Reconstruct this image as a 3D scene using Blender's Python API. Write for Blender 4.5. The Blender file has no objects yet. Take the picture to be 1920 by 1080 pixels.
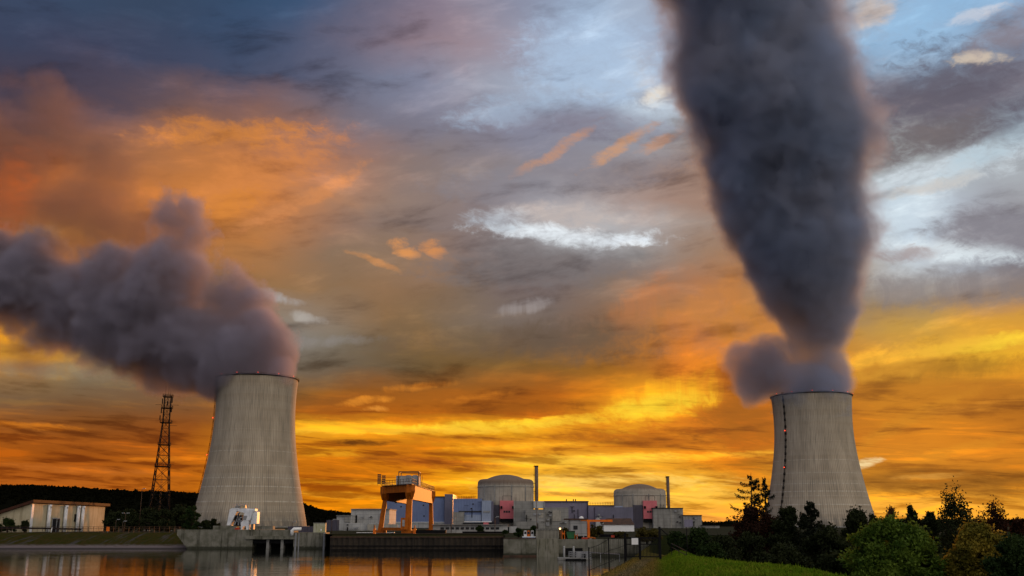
import bpy, bmesh, math, random
import numpy as np
from mathutils import Vector, Matrix
R = math.radians
random.seed(7)
SC = bpy.context.scene
COL = SC.collection

# ------------------------------------------------------------------ camera
F, TH, ZC = 1900.0, math.atan(445 / 1900.0), 6.7
CT, ST = math.cos(TH), math.sin(TH)
cd = bpy.data.cameras.new('camera'); cam = bpy.data.objects.new('camera', cd); COL.objects.link(cam)
cam.location = (0, 0, ZC); cam.rotation_euler = (math.pi / 2 + TH, 0, 0)
cd.sensor_width = 36.0; cd.lens = 36.0 * F / 1920.0; cd.clip_start = 0.5; cd.clip_end = 30000
SC.camera = cam

def P(px, py, Y):
    cx, cy = (px - 960) / F, (540 - py) / F
    dy = CT - cy * ST
    return Vector((cx * Y / dy, Y, ZC + (ST + cy * CT) * Y / dy))
def PX(px, Y, py=985): return P(px, py, Y).x
def PZ(py, Y): return P(960, py, Y).z
def MPP(py, Y): return Y / F / (CT - (540 - py) / F * ST)      # metres per photo pixel

SC.view_settings.view_transform = 'Standard'; SC.view_settings.look = 'None'
SC.view_settings.exposure = 0.0; SC.view_settings.gamma = 1.0
SC.cycles.use_denoising = True
SC.cycles.max_bounces = 6; SC.cycles.diffuse_bounces = 2; SC.cycles.glossy_bounces = 3
SC.cycles.transmission_bounces = 2; SC.cycles.transparent_max_bounces = 8
SC.cycles.volume_bounces = 1
SC.cycles.volume_step_rate = 0.45; SC.cycles.volume_max_steps = 160
SC.cycles.caustics_reflective = False; SC.cycles.caustics_refractive = False
SC.cycles.sample_clamp_indirect = 4.0

# ------------------------------------------------------------------ node helper
def lin(h):
    h = h.lstrip('#'); v = [int(h[i:i + 2], 16) / 255 for i in (0, 2, 4)]
    return tuple(c / 12.92 if c <= .04045 else ((c + .055) / 1.055) ** 2.4 for c in v)
class NT:
    def __init__(s, tree): s.t = tree; s.n = tree.nodes; s.l = tree.links
    def new(s, typ, **kw):
        n = s.n.new(typ)
        for k, v in kw.items(): setattr(n, k, v)
        return n
    def put(s, sock, v):
        if v is None: return
        if isinstance(v, bpy.types.NodeSocket): s.l.new(v, sock)
        elif sock.type == 'RGBA' and len(v) == 3: sock.default_value = (*v, 1)
        else: sock.default_value = v
    def math(s, op, a, b=None, c=None, clamp=False):
        n = s.new('ShaderNodeMath', operation=op, use_clamp=clamp)
        for i, v in enumerate((a, b, c)): s.put(n.inputs[i], v)
        return n.outputs[0]
    def vec(s, op, a, b=None, scale=None):
        n = s.new('ShaderNodeVectorMath', operation=op)
        s.put(n.inputs[0], a); s.put(n.inputs[1], b)
        if scale is not None: s.put(n.inputs['Scale'], scale)
        return n.outputs['Value'] if op in ('LENGTH', 'DISTANCE', 'DOT_PRODUCT') else n.outputs['Vector']
    def xyz(s, x, y, z):
        n = s.new('ShaderNodeCombineXYZ')
        for i, v in enumerate((x, y, z)): s.put(n.inputs[i], v)
        return n.outputs[0]
    def sep(s, v):
        n = s.new('ShaderNodeSeparateXYZ'); s.put(n.inputs[0], v); return n.outputs
    def noise(s, v, scale, detail=4, rough=.55, dist=0, out='Fac', lac=2.0):
        n = s.new('ShaderNodeTexNoise'); s.put(n.inputs['Vector'], v)
        n.inputs['Scale'].default_value = scale; n.inputs['Detail'].default_value = detail
        n.inputs['Roughness'].default_value = rough; n.inputs['Distortion'].default_value = dist
        n.inputs['Lacunarity'].default_value = lac
        return n.outputs[out]
    def mix(s, f, a, b, blend='MIX'):
        n = s.new('ShaderNodeMix', data_type='RGBA', blend_type=blend)
        s.put(n.inputs[0], f); s.put(n.inputs[6], a); s.put(n.inputs[7], b)
        return n.outputs[2]
    def mr(s, v, a, b, c=0., d=1., smooth=True):
        n = s.new('ShaderNodeMapRange', interpolation_type='SMOOTHSTEP' if smooth else 'LINEAR')
        for i, q in enumerate((v, a, b, c, d)): s.put(n.inputs[i], q)
        return n.outputs[0]
    def ramp(s, f, stops, interp='LINEAR'):
        n = s.new('ShaderNodeValToRGB'); cr = n.color_ramp; cr.interpolation = interp
        while len(cr.elements) < len(stops): cr.elements.new(0.5)
        for e, (p, c) in zip(cr.elements, stops): e.position = p
        for e, (p, c) in zip(cr.elements, stops): e.color = (*c[:3], 1)
        s.put(n.inputs[0], f); return n.outputs[0]

# ------------------------------------------------------------------ sky: a sunset of cloud colours by azimuth and elevation
SKY_Y = [0, 80, 160, 240, 320, 380, 430, 480, 540, 600, 640, 690, 740, 775, 805, 835, 870, 905, 940, 975]
SKY = """
3c4a63 3a4a66 38475f 36475f 344a66 345070 43587a 67667a 86788a 8d8898 8a90a8 a4bcd8 a8b4c8 98a4b8 90a4bc 8f9fb5 b8b0b0 94bce0 90b8dc 86aed4
3b4058 3c4058 3c4158 3c4560 3c4a66 40506e 585a70 7c7080 94808a a08e98 9aa0b4 a8c0dc a9b8d0 9a9cae 8c98ac 8c9cb4 98a8bc a0c0e0 9ab4d0 847f8c
463c4a 4a4252 42425a 45465a 484a60 4c5066 60627a 70788e 8488a0 9898a6 a8b4c8 a4b8d0 b8c0cc a09ca8 8a90a0 8088a0 70748a 625f6e 64606c 6c6a78
4a3a40 5c4440 6e5248 8a6250 9c6a4c a06c50 78686c 7a727e 7c7a8a 847f8c 868aa0 8a8794 98a8bc a0988f 908888 8a8488 847c7c 78706e 80766f 8fa0b0
8a4420 a05a34 b8703c c87c3c d0803c cc7e48 c0805c 947468 887874 8c8080 8a8690 8c8890 98857f a88470 9a7f70 928078 a8b4b8 c0ccd0 a8b0b8 b4b8bc
c86414 a06034 b0683a c0743c d4843c d88440 b88058 9a8070 8c7a74 8c7c7c 9a9ca8 b0a8a8 a89088 a08070 987868 9a8c84 b8c8d4 d4e4f0 b0b8c4 8e8c94
a06840 c08040 c07838 b87038 d08038 c07c44 907060 8a7468 847470 8a7a78 a2a2a8 bcc0c4 b0b0b4 a08c80 947c68 988878 b0b4b8 c8dcec a8a8b0 8c8a92
b06828 b87434 a86c3c 98683c a07044 a87448 8a7058 8c725c 9a7860 7c7070 7c7474 80787a 848080 9a7c68 a87850 9a7c60 a89c90 dce8f0 c8d4e0 7c7c88
a05c30 9a5c34 946040 8c6040 8c6848 9c7448 886c50 947050 84684f 78685e 76686a 7a6c64 90705c b0744c b87840 a07850 988068 948474 807878 747478
c88020 a07030 906840 84644c 80664e 8a8884 908070 886848 80664a 7c6c60 746864 746054 a87040 c88040 c07838 a07848 887058 988050 c8903c dc9830
d89020 c08830 907450 807060 807060 848080 7c7870 70604c 785c3c 70604a 645450 685444 b07038 d87c2c c87828 c07c30 e0a030 e8b038 fcc830 f8c02c
a88050 a08050 888070 806c58 7c6858 706458 6c6054 6a5844 705838 785830 78562c 94601c a8681c e88020 c87020 c08030 b87820 b07420 c07c20 b07420
6a5a50 6c5a4c 6c5848 705848 745840 704f28 80501c 94581c 9c5c18 a05c14 a05810 b8640c f8a818 f09018 a85c10 a06014 b47018 c07c18 b87018 a86818
785438 7c5430 7c5028 805028 885024 9c5c14 a85c10 b0600c b4640c a85808 a85808 d47c0c f8b828 d87810 985008 985410 b87018 cc8418 c47818 a86414
b46418 8c5020 884c1c 8c4c1c 9a5414 e89c18 fcc02c f0a81c e8a018 f8bc20 f4b420 e89414 c87010 d87c14 b86010 a85c0c b06810 d08014 cc7c14 b06814
9c5414 985014 945014 985014 a85c10 dc8c14 d8880c c47408 c87808 e8980c d8840c d8840c c06c08 b8640c b86008 b86408 c07014 d08018 d08018 c87818
a85810 a05410 a05414 b06014 b46410 c8780c c47008 d07c08 c87408 e89c10 f4b424 f8c440 f0b430 d88c18 b46408 e8a828 c08020 c88020 c87c1c cc801c
b06020 b46424 b46420 b8681c b86810 d07c08 c46c08 d07c08 e89410 f8bc20 fccc50 e8b048 e8ac40 f4c040 c07818 b87818 8c5c18 885418 845018 885418
b46020 b86420 b86420 b86818 bc680c cc7c08 d88408 dc8c0c e89810 f0a818 f8c040 fcd068 fcd060 fcc848 f8bc40 e8a830 f0b040 f0b040 e8a83c e0a038
a85418 ac5818 b05c18 b46410 c4700c d07c0c d88408 e09010 e89c18 f0a828 f4b438 f8bc48 f4b050 f0a850 f0a44c e8a040 f0b048 f4b850 f0b048 e8a840
"""
GRID = np.array([[lin(h) for h in row.split()] for row in SKY.strip().splitlines()])
def sky_at(az, el):
    d = (math.sin(az) * math.cos(el), math.cos(az) * math.cos(el), math.sin(el))
    w = d[1] * CT + d[2] * ST; u = d[0] / w; v = (d[2] * CT - d[1] * ST) / w
    px, py = 960 + F * u, 540 - F * v
    fx = min(max(px / 100, 0), 18.999); i = int(fx); fx -= i
    py = min(max(py, 0), 974.9); j = max(k for k in range(len(SKY_Y)) if SKY_Y[k] <= py)
    fy = (py - SKY_Y[j]) / (SKY_Y[j + 1] - SKY_Y[j])
    g = GRID
    return (g[j, i] * (1 - fx) + g[j, i + 1] * fx) * (1 - fy) + (g[j + 1, i] * (1 - fx) + g[j + 1, i + 1] * fx) * fy

CLOUDS = """
1040 408 120 26 2 ccbcb4 .6
1060 440 160 17 3 eef6fc .95
1175 449 60 10 2 e8f0f8 .9
930 415 60 22 0 c0ccd8 .6
1228 182 34 17 -10 fcecd4 .9
1110 120 130 80 10 b2cae6 .7
1215 215 70 30 0 c4d4e4 .7
960 205 120 26 -10 a8bcd4 .6
1130 235 150 26 6 827c8c .7
1180 325 120 28 -10 7e7a84 .5
1040 285 85 11 -30 cc9470 .7
1165 272 70 10 -28 d49c70 .75
1235 262 42 9 -20 d09870 .6
760 468 26 11 12 ec9c54 .85
814 466 24 10 18 e49450 .8
700 490 40 6 18 d08c50 .6
920 350 120 30 0 848490 .4
1000 500 200 34 0 746e70 .6
1700 70 110 60 0 98c2e6 .7
1640 20 40 22 -20 e0c8b4 .7
1770 190 160 90 -4 625e6c .9
1690 285 130 36 -14 726a6c .8
1835 112 46 11 8 f0dcc0 .9
1880 60 70 34 -20 8c8692 .75
1820 28 50 8 -5 d4d4dc .6
1740 330 160 26 -8 dce8f0 .85
1850 290 80 22 -18 b8ccd8 .8
1690 400 70 40 -10 ccdce8 .75
1790 468 110 17 12 e8f4fa .95
1860 425 100 36 5 84828c .95
1740 350 80 12 -6 c8b8a8 .5
1700 470 60 12 4 907878 .7
1790 535 200 34 3 7c767a .7
1850 640 130 11 -5 fcd438 .95
1700 660 130 17 -8 ecb038 .85
1870 602 100 13 -6 d49c38 .7
1790 690 160 16 -2 98681c .7
1660 700 70 12 -6 e0a030 .6
1300 720 70 22 -38 f09424 .8
1280 812 90 22 28 e48c18 .7
1375 770 75 50 -5 9c5810 .85
1420 815 90 26 0 a45c0c .7
1622 868 24 8 -14 f0e4c8 .9
1790 908 200 20 2 825018 .95
1740 893 50 5 -4 d8a050 .6
1400 872 110 8 -2 a0600c .85
1310 858 150 6 -3 f8bc38 .7
680 832 42 5 2 764208 .95
760 806 230 8 -1 fccc3c .95
640 800 90 10 2 f8b828 .9
980 793 160 8 -2 fcd438 .95
1060 783 70 5 -3 fcc830 .8
690 752 48 7 -5 e89430 .85
708 768 22 5 0 f0a040 .8
790 725 60 7 -6 d08028 .8
850 741 120 9 0 a86018 .6
940 765 140 12 0 98540c .8
900 745 60 6 -8 d07c20 .6
700 785 120 6 0 b06410 .7
1090 862 170 9 -2 fcd24c .9
1010 836 140 7 -2 f8b828 .85
860 822 110 7 0 c07010 .7
1170 823 130 12 3 a45c10 .85
1130 905 200 16 0 fcdc7c .8
1090 884 110 6 -2 b4801c .85
1290 930 130 12 0 fcd060 .8
1110 927 120 4 2 b88034 .8
830 868 110 10 3 b05c10 .85
700 858 60 6 4 a05810 .8
620 850 60 8 0 f0ac20 .8
720 905 170 6 1 f8b428 .8
640 930 80 6 2 f4b030 .8
640 885 90 8 0 b46808 .7
860 905 60 6 -2 fcc030 .8
430 252 140 24 -6 d4843c .8
480 335 150 42 -28 da8848 .7
560 380 120 14 -30 d88c54 .7
400 400 90 26 -25 dc8838 .8
18 365 40 60 0 d86410 .9
80 440 34 18 -20 e8a048 .8
175 445 40 16 10 e09440 .7
515 556 40 9 8 bcbcc0 .55
572 592 30 9 12 c8c4c0 .5
985 575 50 14 -10 b0a8a8 .45
620 640 80 12 -5 8c8684 .7
880 640 200 22 -3 705a48 .5
1080 640 150 34 0 625246 .7
20 620 46 18 -10 f4a420 .9
60 668 70 12 -4 d89c34 .8
100 695 120 14 0 8c8070 .7
1205 570 60 30 -40 b87448 .6
1270 610 50 26 30 c87c40 .7
1340 560 60 26 -20 c88040 .6
1330 690 50 40 -40 f08c20 .8
1380 610 60 30 0 cc8438 .7
1460 600 40 40 0 c88040 .6
60 800 80 5 2 d07c20 .8
150 830 120 6 3 b0601c .6
340 860 90 5 -2 d47c1c .7
130 880 150 6 2 c07030 .6
1700 790 120 12 -25 cc8820 .6
1850 760 90 9 -5 d08828 .6
1780 850 110 10 -14 d48c20 .6
1700 945 200 6 0 f4b444 .8
1185 775 60 16 -4 f4a818 .8
1240 757 105 36 -16 f8b41c 1
1225 763 80 20 -10 fcd834 1
"""
SUN_AZ, SUN_EL = R(19.0), R(4.0)
world = bpy.data.worlds.new('World'); SC.world = world; world.use_nodes = True
world.cycles.sampling_method = 'MANUAL'; world.cycles.sample_map_resolution = 512
def build_sky():
    N = NT(world.node_tree); N.n.clear()
    tc = N.new('ShaderNodeTexCoord').outputs['Generated']
    D = N.vec('NORMALIZE', tc)
    x, y, z = N.sep(D)
    az = N.math('ARCTAN2', x, y); el = N.math('ARCSINE', z)
    zz = N.math('ADD', N.math('MAXIMUM', z, 0.0), 0.10)
    cp = N.xyz(N.math('DIVIDE', x, zz), N.math('DIVIDE', y, zz), 0.0)          # cloud deck overhead: streaks flatten to the horizon
    wn = N.noise(cp, 1.1, 5, .58, 0.3, 'Color')
    wv = N.vec('SUBTRACT', wn, (.5, .5, .5))
    wn2 = N.noise(N.xyz(N.math('MULTIPLY', az, 14), N.math('MULTIPLY', el, 24), 3.7), 1.0, 5, .6, 0.2, 'Color')
    wv2 = N.vec('SUBTRACT', wn2, (.5, .5, .5))
    a1 = N.sep(wv); a2 = N.sep(wv2)
    hi = N.mr(el, R(3), R(16))                                                # warp grows with height
    amp_az = R(1.8)
    azw = N.math('MULTIPLY_ADD', a1[0], amp_az, N.math('MULTIPLY_ADD', a2[0], R(3.0), az))
    amp_el = N.math('MULTIPLY_ADD', hi, R(.8), R(.5))
    elw = N.math('MULTIPLY_ADD', a1[1], amp_el, N.math('MULTIPLY_ADD', a2[1], N.math('MULTIPLY_ADD', hi, R(2.0), R(.6)), el))
    AZ0, AZ1, NA = R(-30), R(30), 25
    t = N.math('DIVIDE', N.math('SUBTRACT', azw, AZ0), AZ1 - AZ0)
    els = [math.atan((985 - yy) and math.tan(TH + math.atan((540 - yy) / F))) for yy in SKY_Y][::-1]
    col = None
    for k, e in enumerate(els):
        stops = [(i / (NA - 1), tuple(sky_at(AZ0 + (AZ1 - AZ0) * i / (NA - 1), e))) for i in range(NA)]
        r = N.ramp(t, stops, 'EASE' if False else 'B_SPLINE' if e > R(16) else 'LINEAR')
        col = r if col is None else N.mix(N.mr(elw, els[k - 1], e, smooth=False), col, r)
    # single clouds, gaps and lit streaks: centre, half sizes, tilt, colour, strength
    pz = N.xyz(N.math('MULTIPLY_ADD', a2[0], R(1.5), N.math('MULTIPLY_ADD', a1[0], R(.8), az)), N.math('MULTIPLY_ADD', a2[1], N.math('MULTIPLY_ADD', hi, R(1.1), R(.4)), N.math('MULTIPLY_ADD', a1[1], N.math('MULTIPLY_ADD', hi, R(.4), R(.2)), el)), 0)
    rg = N.noise(N.xyz(N.math('MULTIPLY', az, 55), N.math('MULTIPLY', N.math('MULTIPLY_ADD', az, .08, el), N.mr(el, R(3), R(13), 240, 95)), 1.3), 1.0, 6, .66, .4)
    w = N.math('MULTIPLY', N.math('SUBTRACT', rg, .5), 4.8)
    pz = N.vec('ADD', pz, (0, 0, 1))
    for q, line in enumerate(CLOUDS.strip().splitlines()):
        if q % 16 == 0: pz = N.vec('ADD', N.vec('SCALE', col, scale=1e-8), pz)      # strict order keeps the shader's stack small
        px, py, rx, ry, rot, h, st_ = line.split(); px, py, rx, ry, rot, st_ = float(px), float(py), float(rx), float(ry), float(rot), float(st_)
        d = P(px, py, 1.0) - Vector((0, 0, ZC)); d.normalize(); ca, ce = math.atan2(d.x, d.y), math.asin(d.z); c_, s_ = math.cos(R(-rot)), math.sin(R(-rot))
        ux, uy = c_ / (rx / F), s_ / (rx / F); vx, vy = -s_ / (ry / F), c_ / (ry / F)
        u = N.vec('DOT_PRODUCT', pz, (ux, uy, -ux * ca - uy * ce)); v = N.vec('DOT_PRODUCT', pz, (vx, vy, -vx * ca - vy * ce))
        l = N.math('MULTIPLY_ADD', v, v, N.math('MULTIPLY_ADD', u, u, w))
        col = N.mix(N.mr(l, 2.0, -.5, 0., st_), col, lin(h))
    # fine streaks and billows
    n1 = N.noise(cp, 1.9, 6, .6, .1)
    sk = N.noise(N.xyz(N.math('MULTIPLY', az, 9), N.math('MULTIPLY', N.math('MULTIPLY_ADD', az, .06, el), 95), 9.1), 1.0, 5, .6, .6)
    bl = N.noise(N.xyz(N.math('MULTIPLY', az, 9), N.math('MULTIPLY', N.math('MULTIPLY_ADD', az, -.12, el), 30), 5.1), 1.0, 6, .6, .25)
    n2 = N.math('ADD', N.math('MULTIPLY', sk, N.mr(el, R(10), R(3))), N.math('MULTIPLY', bl, N.mr(el, R(3), R(10))))
    n = N.math('ADD', N.math('MULTIPLY', N.math('SUBTRACT', n1, .5), .7), N.math('MULTIPLY', N.math('SUBTRACT', n2, .5), 1.1))
    low = N.mr(el, R(13), R(2))
    k = N.math('MULTIPLY', n, N.math('MULTIPLY_ADD', low, 1.1, 1.25))
    dark = N.mix(1.0, col, N.mix(low, (.50, .46, .47), (.50, .38, .22)), 'MULTIPLY')
    lite = N.mix(1.0, col, N.mix(low, (1.45, 1.40, 1.32), (1.45, 1.35, .8)), 'MULTIPLY')
    c = N.mix(N.mr(k, 0, -.42), col, dark)
    c = N.mix(N.mr(k, 0.02, .42), c, lite)
    c = N.mix(1.0, c, N.mix(low, (1, 1, 1), (1.03, .90, .62)), 'MULTIPLY')
    front = c
    # away from the sunset: unseen broken cloud added to light facades, over Nishita sky
    st = N.new('ShaderNodeTexSky', sky_type='NISHITA'); st.sun_disc = False
    st.sun_elevation = SUN_EL; st.sun_rotation = SUN_AZ
    cl = N.mix(N.mr(N.noise(cp, .8, 3, .6), .35, .65), (.62, .64, .70), (1.25, 1.16, 1.08))
    cl = N.mix(1.0, cl, N.mix(N.mr(x, -.8, .8), (.48, .51, .60), (1.30, 1.22, 1.10)), 'MULTIPLY')
    cl = N.mix(1.0, cl, N.mix(N.mr(y, .3, -.8), (.50, .50, .52), (1.05, 1.03, 1.0)), 'MULTIPLY')  # brightened right and behind to shape the shading on towers and gantry
    f = N.math('MAXIMUM', N.mr(y, .72, .15), N.mr(el, R(30), R(55)))
    c = N.mix(f, front, cl)
    bg1 = N.new('ShaderNodeBackground'); N.put(bg1.inputs[0], c); bg1.inputs[1].default_value = 1.0
    bg2 = N.new('ShaderNodeBackground'); N.put(bg2.inputs[0], st.outputs[0]); bg2.inputs[1].default_value = 0.05
    ms = N.new('ShaderNodeMixShader'); ms.inputs[0].default_value = .96
    N.l.new(bg2.outputs[0], ms.inputs[1]); N.l.new(bg1.outputs[0], ms.inputs[2])
    out = N.new('ShaderNodeOutputWorld'); N.l.new(ms.outputs[0], out.inputs[0])
build_sky()
sd = bpy.data.lights.new('sun', 'SUN'); sun = bpy.data.objects.new('sun', sd); COL.objects.link(sun)
sd.energy = 3.4; sd.angle = R(1.5); sd.color = (1.0, .36, .08)
sun.rotation_euler = Vector((math.sin(SUN_AZ) * math.cos(SUN_EL), math.cos(SUN_AZ) * math.cos(SUN_EL), math.sin(SUN_EL))).to_track_quat('Z', 'Y').to_euler()

# ------------------------------------------------------------------ mesh helpers
class MB:
    def __init__(s): s.v = []; s.f = []; s.sm = []
    def add(s, vs, fs, smooth=False):
        o = len(s.v); s.v += [tuple(v) for v in vs]; s.f += [tuple(i + o for i in f) for f in fs]; s.sm += [smooth] * len(fs); return s
    def hexa(s, b, t):            # four bottom, four top corners (counter-clockwise from above)
        return s.add(list(b) + list(t), [(3, 2, 1, 0), (4, 5, 6, 7), (0, 1, 5, 4), (1, 2, 6, 5), (2, 3, 7, 6), (3, 0, 4, 7)])
    def box(s, x0, x1, y0, y1, z0, z1):
        return s.hexa([(x0, y0, z0), (x1, y0, z0), (x1, y1, z0), (x0, y1, z0)], [(x0, y0, z1), (x1, y0, z1), (x1, y1, z1), (x0, y1, z1)])
    def bar(s, a, b, w, h=None):   # square bar between two points
        a, b = Vector(a), Vector(b); h = h or w; d = (b - a)
        if d.length < 1e-6: return s
        d.normalize(); u = d.cross(Vector((0, 0, 1)))
        if u.length < 1e-3: u = Vector((1, 0, 0))
        u.normalize(); n = u.cross(d)
        q = [(-w / 2, -h / 2), (w / 2, -h / 2), (w / 2, h / 2), (-w / 2, h / 2)]
        return s.hexa([a + u * i + n * j for i, j in q][::-1], [b + u * i + n * j for i, j in q][::-1])
    def tube(s, pts, rad, seg=8, cap=True):
        pts = [Vector(p) for p in pts]; rs = rad if isinstance(rad, (list, tuple)) else [rad] * len(pts)
        vs, fs = [], []; u = None
        for i, p in enumerate(pts):
            d = (pts[min(i + 1, len(pts) - 1)] - pts[max(i - 1, 0)]).normalized()
            if u is None: u = d.orthogonal().normalized()
            else:
                u = (u - d * u.dot(d))
                u = u.normalized() if u.length > 1e-5 else d.orthogonal().normalized()
            w = d.cross(u)
            for k in range(seg):
                a = 2 * math.pi * k / seg; vs.append(p + (u * math.cos(a) + w * math.sin(a)) * rs[i])
        for i in range(len(pts) - 1):
            for k in range(seg):
                k2 = (k + 1) % seg; fs.append((i * seg + k, i * seg + k2, (i + 1) * seg + k2, (i + 1) * seg + k))
        s.add(vs, fs, True)
        if cap:
            o = len(s.v) - len(vs)
            s.f += [tuple(o + k for k in range(seg))[::-1], tuple(o + (len(pts) - 1) * seg + k for k in range(seg))]; s.sm += [False, False]
        return s
    def lathe(s, prof, seg=64, c=(0, 0, 0), smooth=True, close=False):
        vs, fs = [], []; n = len(prof)
        for r, z in prof:
            for k in range(seg):
                a = 2 * math.pi * k / seg; vs.append((c[0] + r * math.cos(a), c[1] + r * math.sin(a), c[2] + z))
        for i in range(n if close else n - 1):
            j = (i + 1) % n
            for k in range(seg):
                k2 = (k + 1) % seg; fs.append((i * seg + k, i * seg + k2, j * seg + k2, j * seg + k))
        return s.add(vs, fs, smooth)
    def prism(s, poly, y0, y1):     # polygon in x-z, counter-clockwise seen from -y
        n = len(poly); vs = [(x, y0, z) for x, z in poly] + [(x, y1, z) for x, z in poly]
        fs = [tuple(range(n)), tuple(range(n, 2 * n))[::-1]] + [((i + 1) % n, i, n + i, n + (i + 1) % n) for i in range(n)]
        return s.add(vs, fs)
    def build(s, name, mat, parent=None, loc=None):
        me = bpy.data.meshes.new(name); me.from_pydata(s.v, [], s.f); me.update()
        me.polygons.foreach_set('use_smooth', s.sm)
        if mat: me.materials.append(mat)
        o = bpy.data.objects.new(name, me); COL.objects.link(o)
        if parent is not None: o.parent = parent
        if loc is not None: o.location = loc
        return o
def quads_obj(name, V, mat, parent=None, smooth=False):
    """V: (n,4,3) array of quads as one mesh"""
    n = len(V); me = bpy.data.meshes.new(name)
    me.vertices.add(n * 4); me.vertices.foreach_set('co', np.ascontiguousarray(V, dtype=np.float32).ravel())
    me.loops.add(n * 4); me.loops.foreach_set('vertex_index', np.arange(n * 4, dtype=np.int32))
    me.polygons.add(n); me.polygons.foreach_set('loop_start', np.arange(0, n * 4, 4, dtype=np.int32))
    me.update(calc_edges=True); me.materials.append(mat)
    o = bpy.data.objects.new(name, me); COL.objects.link(o)
    if parent is not None: o.parent = parent
    return o
def tag(o, label, cat, group=None, kind=None):
    o['label'] = label; o['category'] = cat
    if group: o['group'] = group
    if kind: o['kind'] = kind
    return o
def thing(name, label, cat, loc=(0, 0, 0), rz=0, group=None):
    o = bpy.data.objects.new(name, None); COL.objects.link(o); o.location = loc; o.rotation_euler.z = rz
    o.empty_display_size = .5
    return tag(o, label, cat, group)
def struct(o): o['kind'] = 'structure'; return o
def copy_tree(o, parent=None):
    c = o.copy(); COL.objects.link(c)
    if parent is not None: c.parent = parent
    for ch in list(o.children): copy_tree(ch, c)
    return c

# ------------------------------------------------------------------ materials
def material(name):
    m = bpy.data.materials.new(name); m.use_nodes = True; N = NT(m.node_tree); N.n.clear()
    b = N.new('ShaderNodeBsdfPrincipled'); o = N.new('ShaderNodeOutputMaterial'); N.l.new(b.outputs[0], o.inputs[0])
    return m, N, b, o
def bump(N, b, h, strength=.3, dist=.05):
    n = N.new('ShaderNodeBump'); n.inputs['Strength'].default_value = strength; n.inputs['Distance'].default_value = dist
    N.put(n.inputs['Height'], h); N.l.new(n.outputs[0], b.inputs['Normal'])
def weathered(name, c1, c2, scale=.35, rough=.8, streak=.5, streak_col=None, metal=0., sx=1.6, bumpd=.02, spec=.22, joints=0, tide=None):
    """a coat with mottling and rain streaks of a darker tone"""
    m, N, b, o = material(name)
    p = N.new('ShaderNodeNewGeometry').outputs['Position']
    c = N.mix(N.mr(N.noise(p, scale, 6, .6), .3, .7), c1, c2)
    x, y, z = N.sep(p)
    sn = N.noise(N.xyz(N.math('MULTIPLY', x, sx), N.math('MULTIPLY', y, sx), N.math('MULTIPLY', z, sx * .06)), 1.0, 5, .65)
    c = N.mix(N.math('MULTIPLY', N.mr(sn, .5, .72), streak), c, streak_col or tuple(v * .35 for v in c2))
    if tide is not None: c = N.mix(N.mr(N.math('ADD', z, N.noise(p, 1.5, 3, .6)), 1.5, .9, 0, .85), c, tide)        # wet line above the water
    if joints:                                              # panel joints and odd panels
        h = N.math('ADD', x, y); fx, fz = N.math('DIVIDE', h, joints * 1.6), N.math('DIVIDE', z, joints)
        ln = N.math('MAXIMUM', N.mr(N.math('ABSOLUTE', N.math('SUBTRACT', N.math('FRACT', fx), .5)), .46, .5), N.mr(N.math('ABSOLUTE', N.math('SUBTRACT', N.math('FRACT', fz), .5)), .44, .5))
        wn = N.new('ShaderNodeTexWhiteNoise'); wn.noise_dimensions = '2D'; N.put(wn.inputs['Vector'], N.xyz(N.math('FLOOR', fx), N.math('FLOOR', fz), 0))
        c = N.mix(N.math('MULTIPLY', wn.outputs[0], .3), c, tuple(v * .6 for v in c2)); c = N.mix(N.math('MULTIPLY', ln, .5), c, tuple(v * .3 for v in c2))
    N.put(b.inputs['Base Color'], c); b.inputs['Roughness'].default_value = rough; b.inputs['Metallic'].default_value = metal; b.inputs['Specular IOR Level'].default_value = spec
    bump(N, b, N.noise(p, scale * 8, 4, .6), .3, bumpd)
    return m
def leafy(name, c1, c2, scale=.5, trans=.25, spec=.1):
    m, N, b, o = material(name)
    p = N.new('ShaderNodeNewGeometry').outputs['Position']
    rnd = N.new('ShaderNodeNewGeometry').outputs['Random Per Island']
    f = N.math('ADD', N.math('MULTIPLY', N.mr(N.noise(p, scale, 4, .6), .3, .7), .65), N.math('MULTIPLY', rnd, .35))
    c = N.mix(f, c1, c2)
    N.put(b.inputs['Base Color'], c); b.inputs['Roughness'].default_value = .7; b.inputs['Specular IOR Level'].default_value = spec
    t = N.new('ShaderNodeBsdfTranslucent'); N.put(t.inputs[0], c)
    ms = N.new('ShaderNodeMixShader'); ms.inputs[0].default_value = trans
    N.l.new(b.outputs[0], ms.inputs[1]); N.l.new(t.outputs[0], ms.inputs[2]); N.l.new(ms.outputs[0], o.inputs[0])
    return m
def glow(name, c, s):
    m, N, b, o = material(name); b.inputs['Base Color'].default_value = (*c, 1)
    b.inputs['Emission Color'].default_value = (*c, 1); b.inputs['Emission Strength'].default_value = s
    return m

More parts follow.
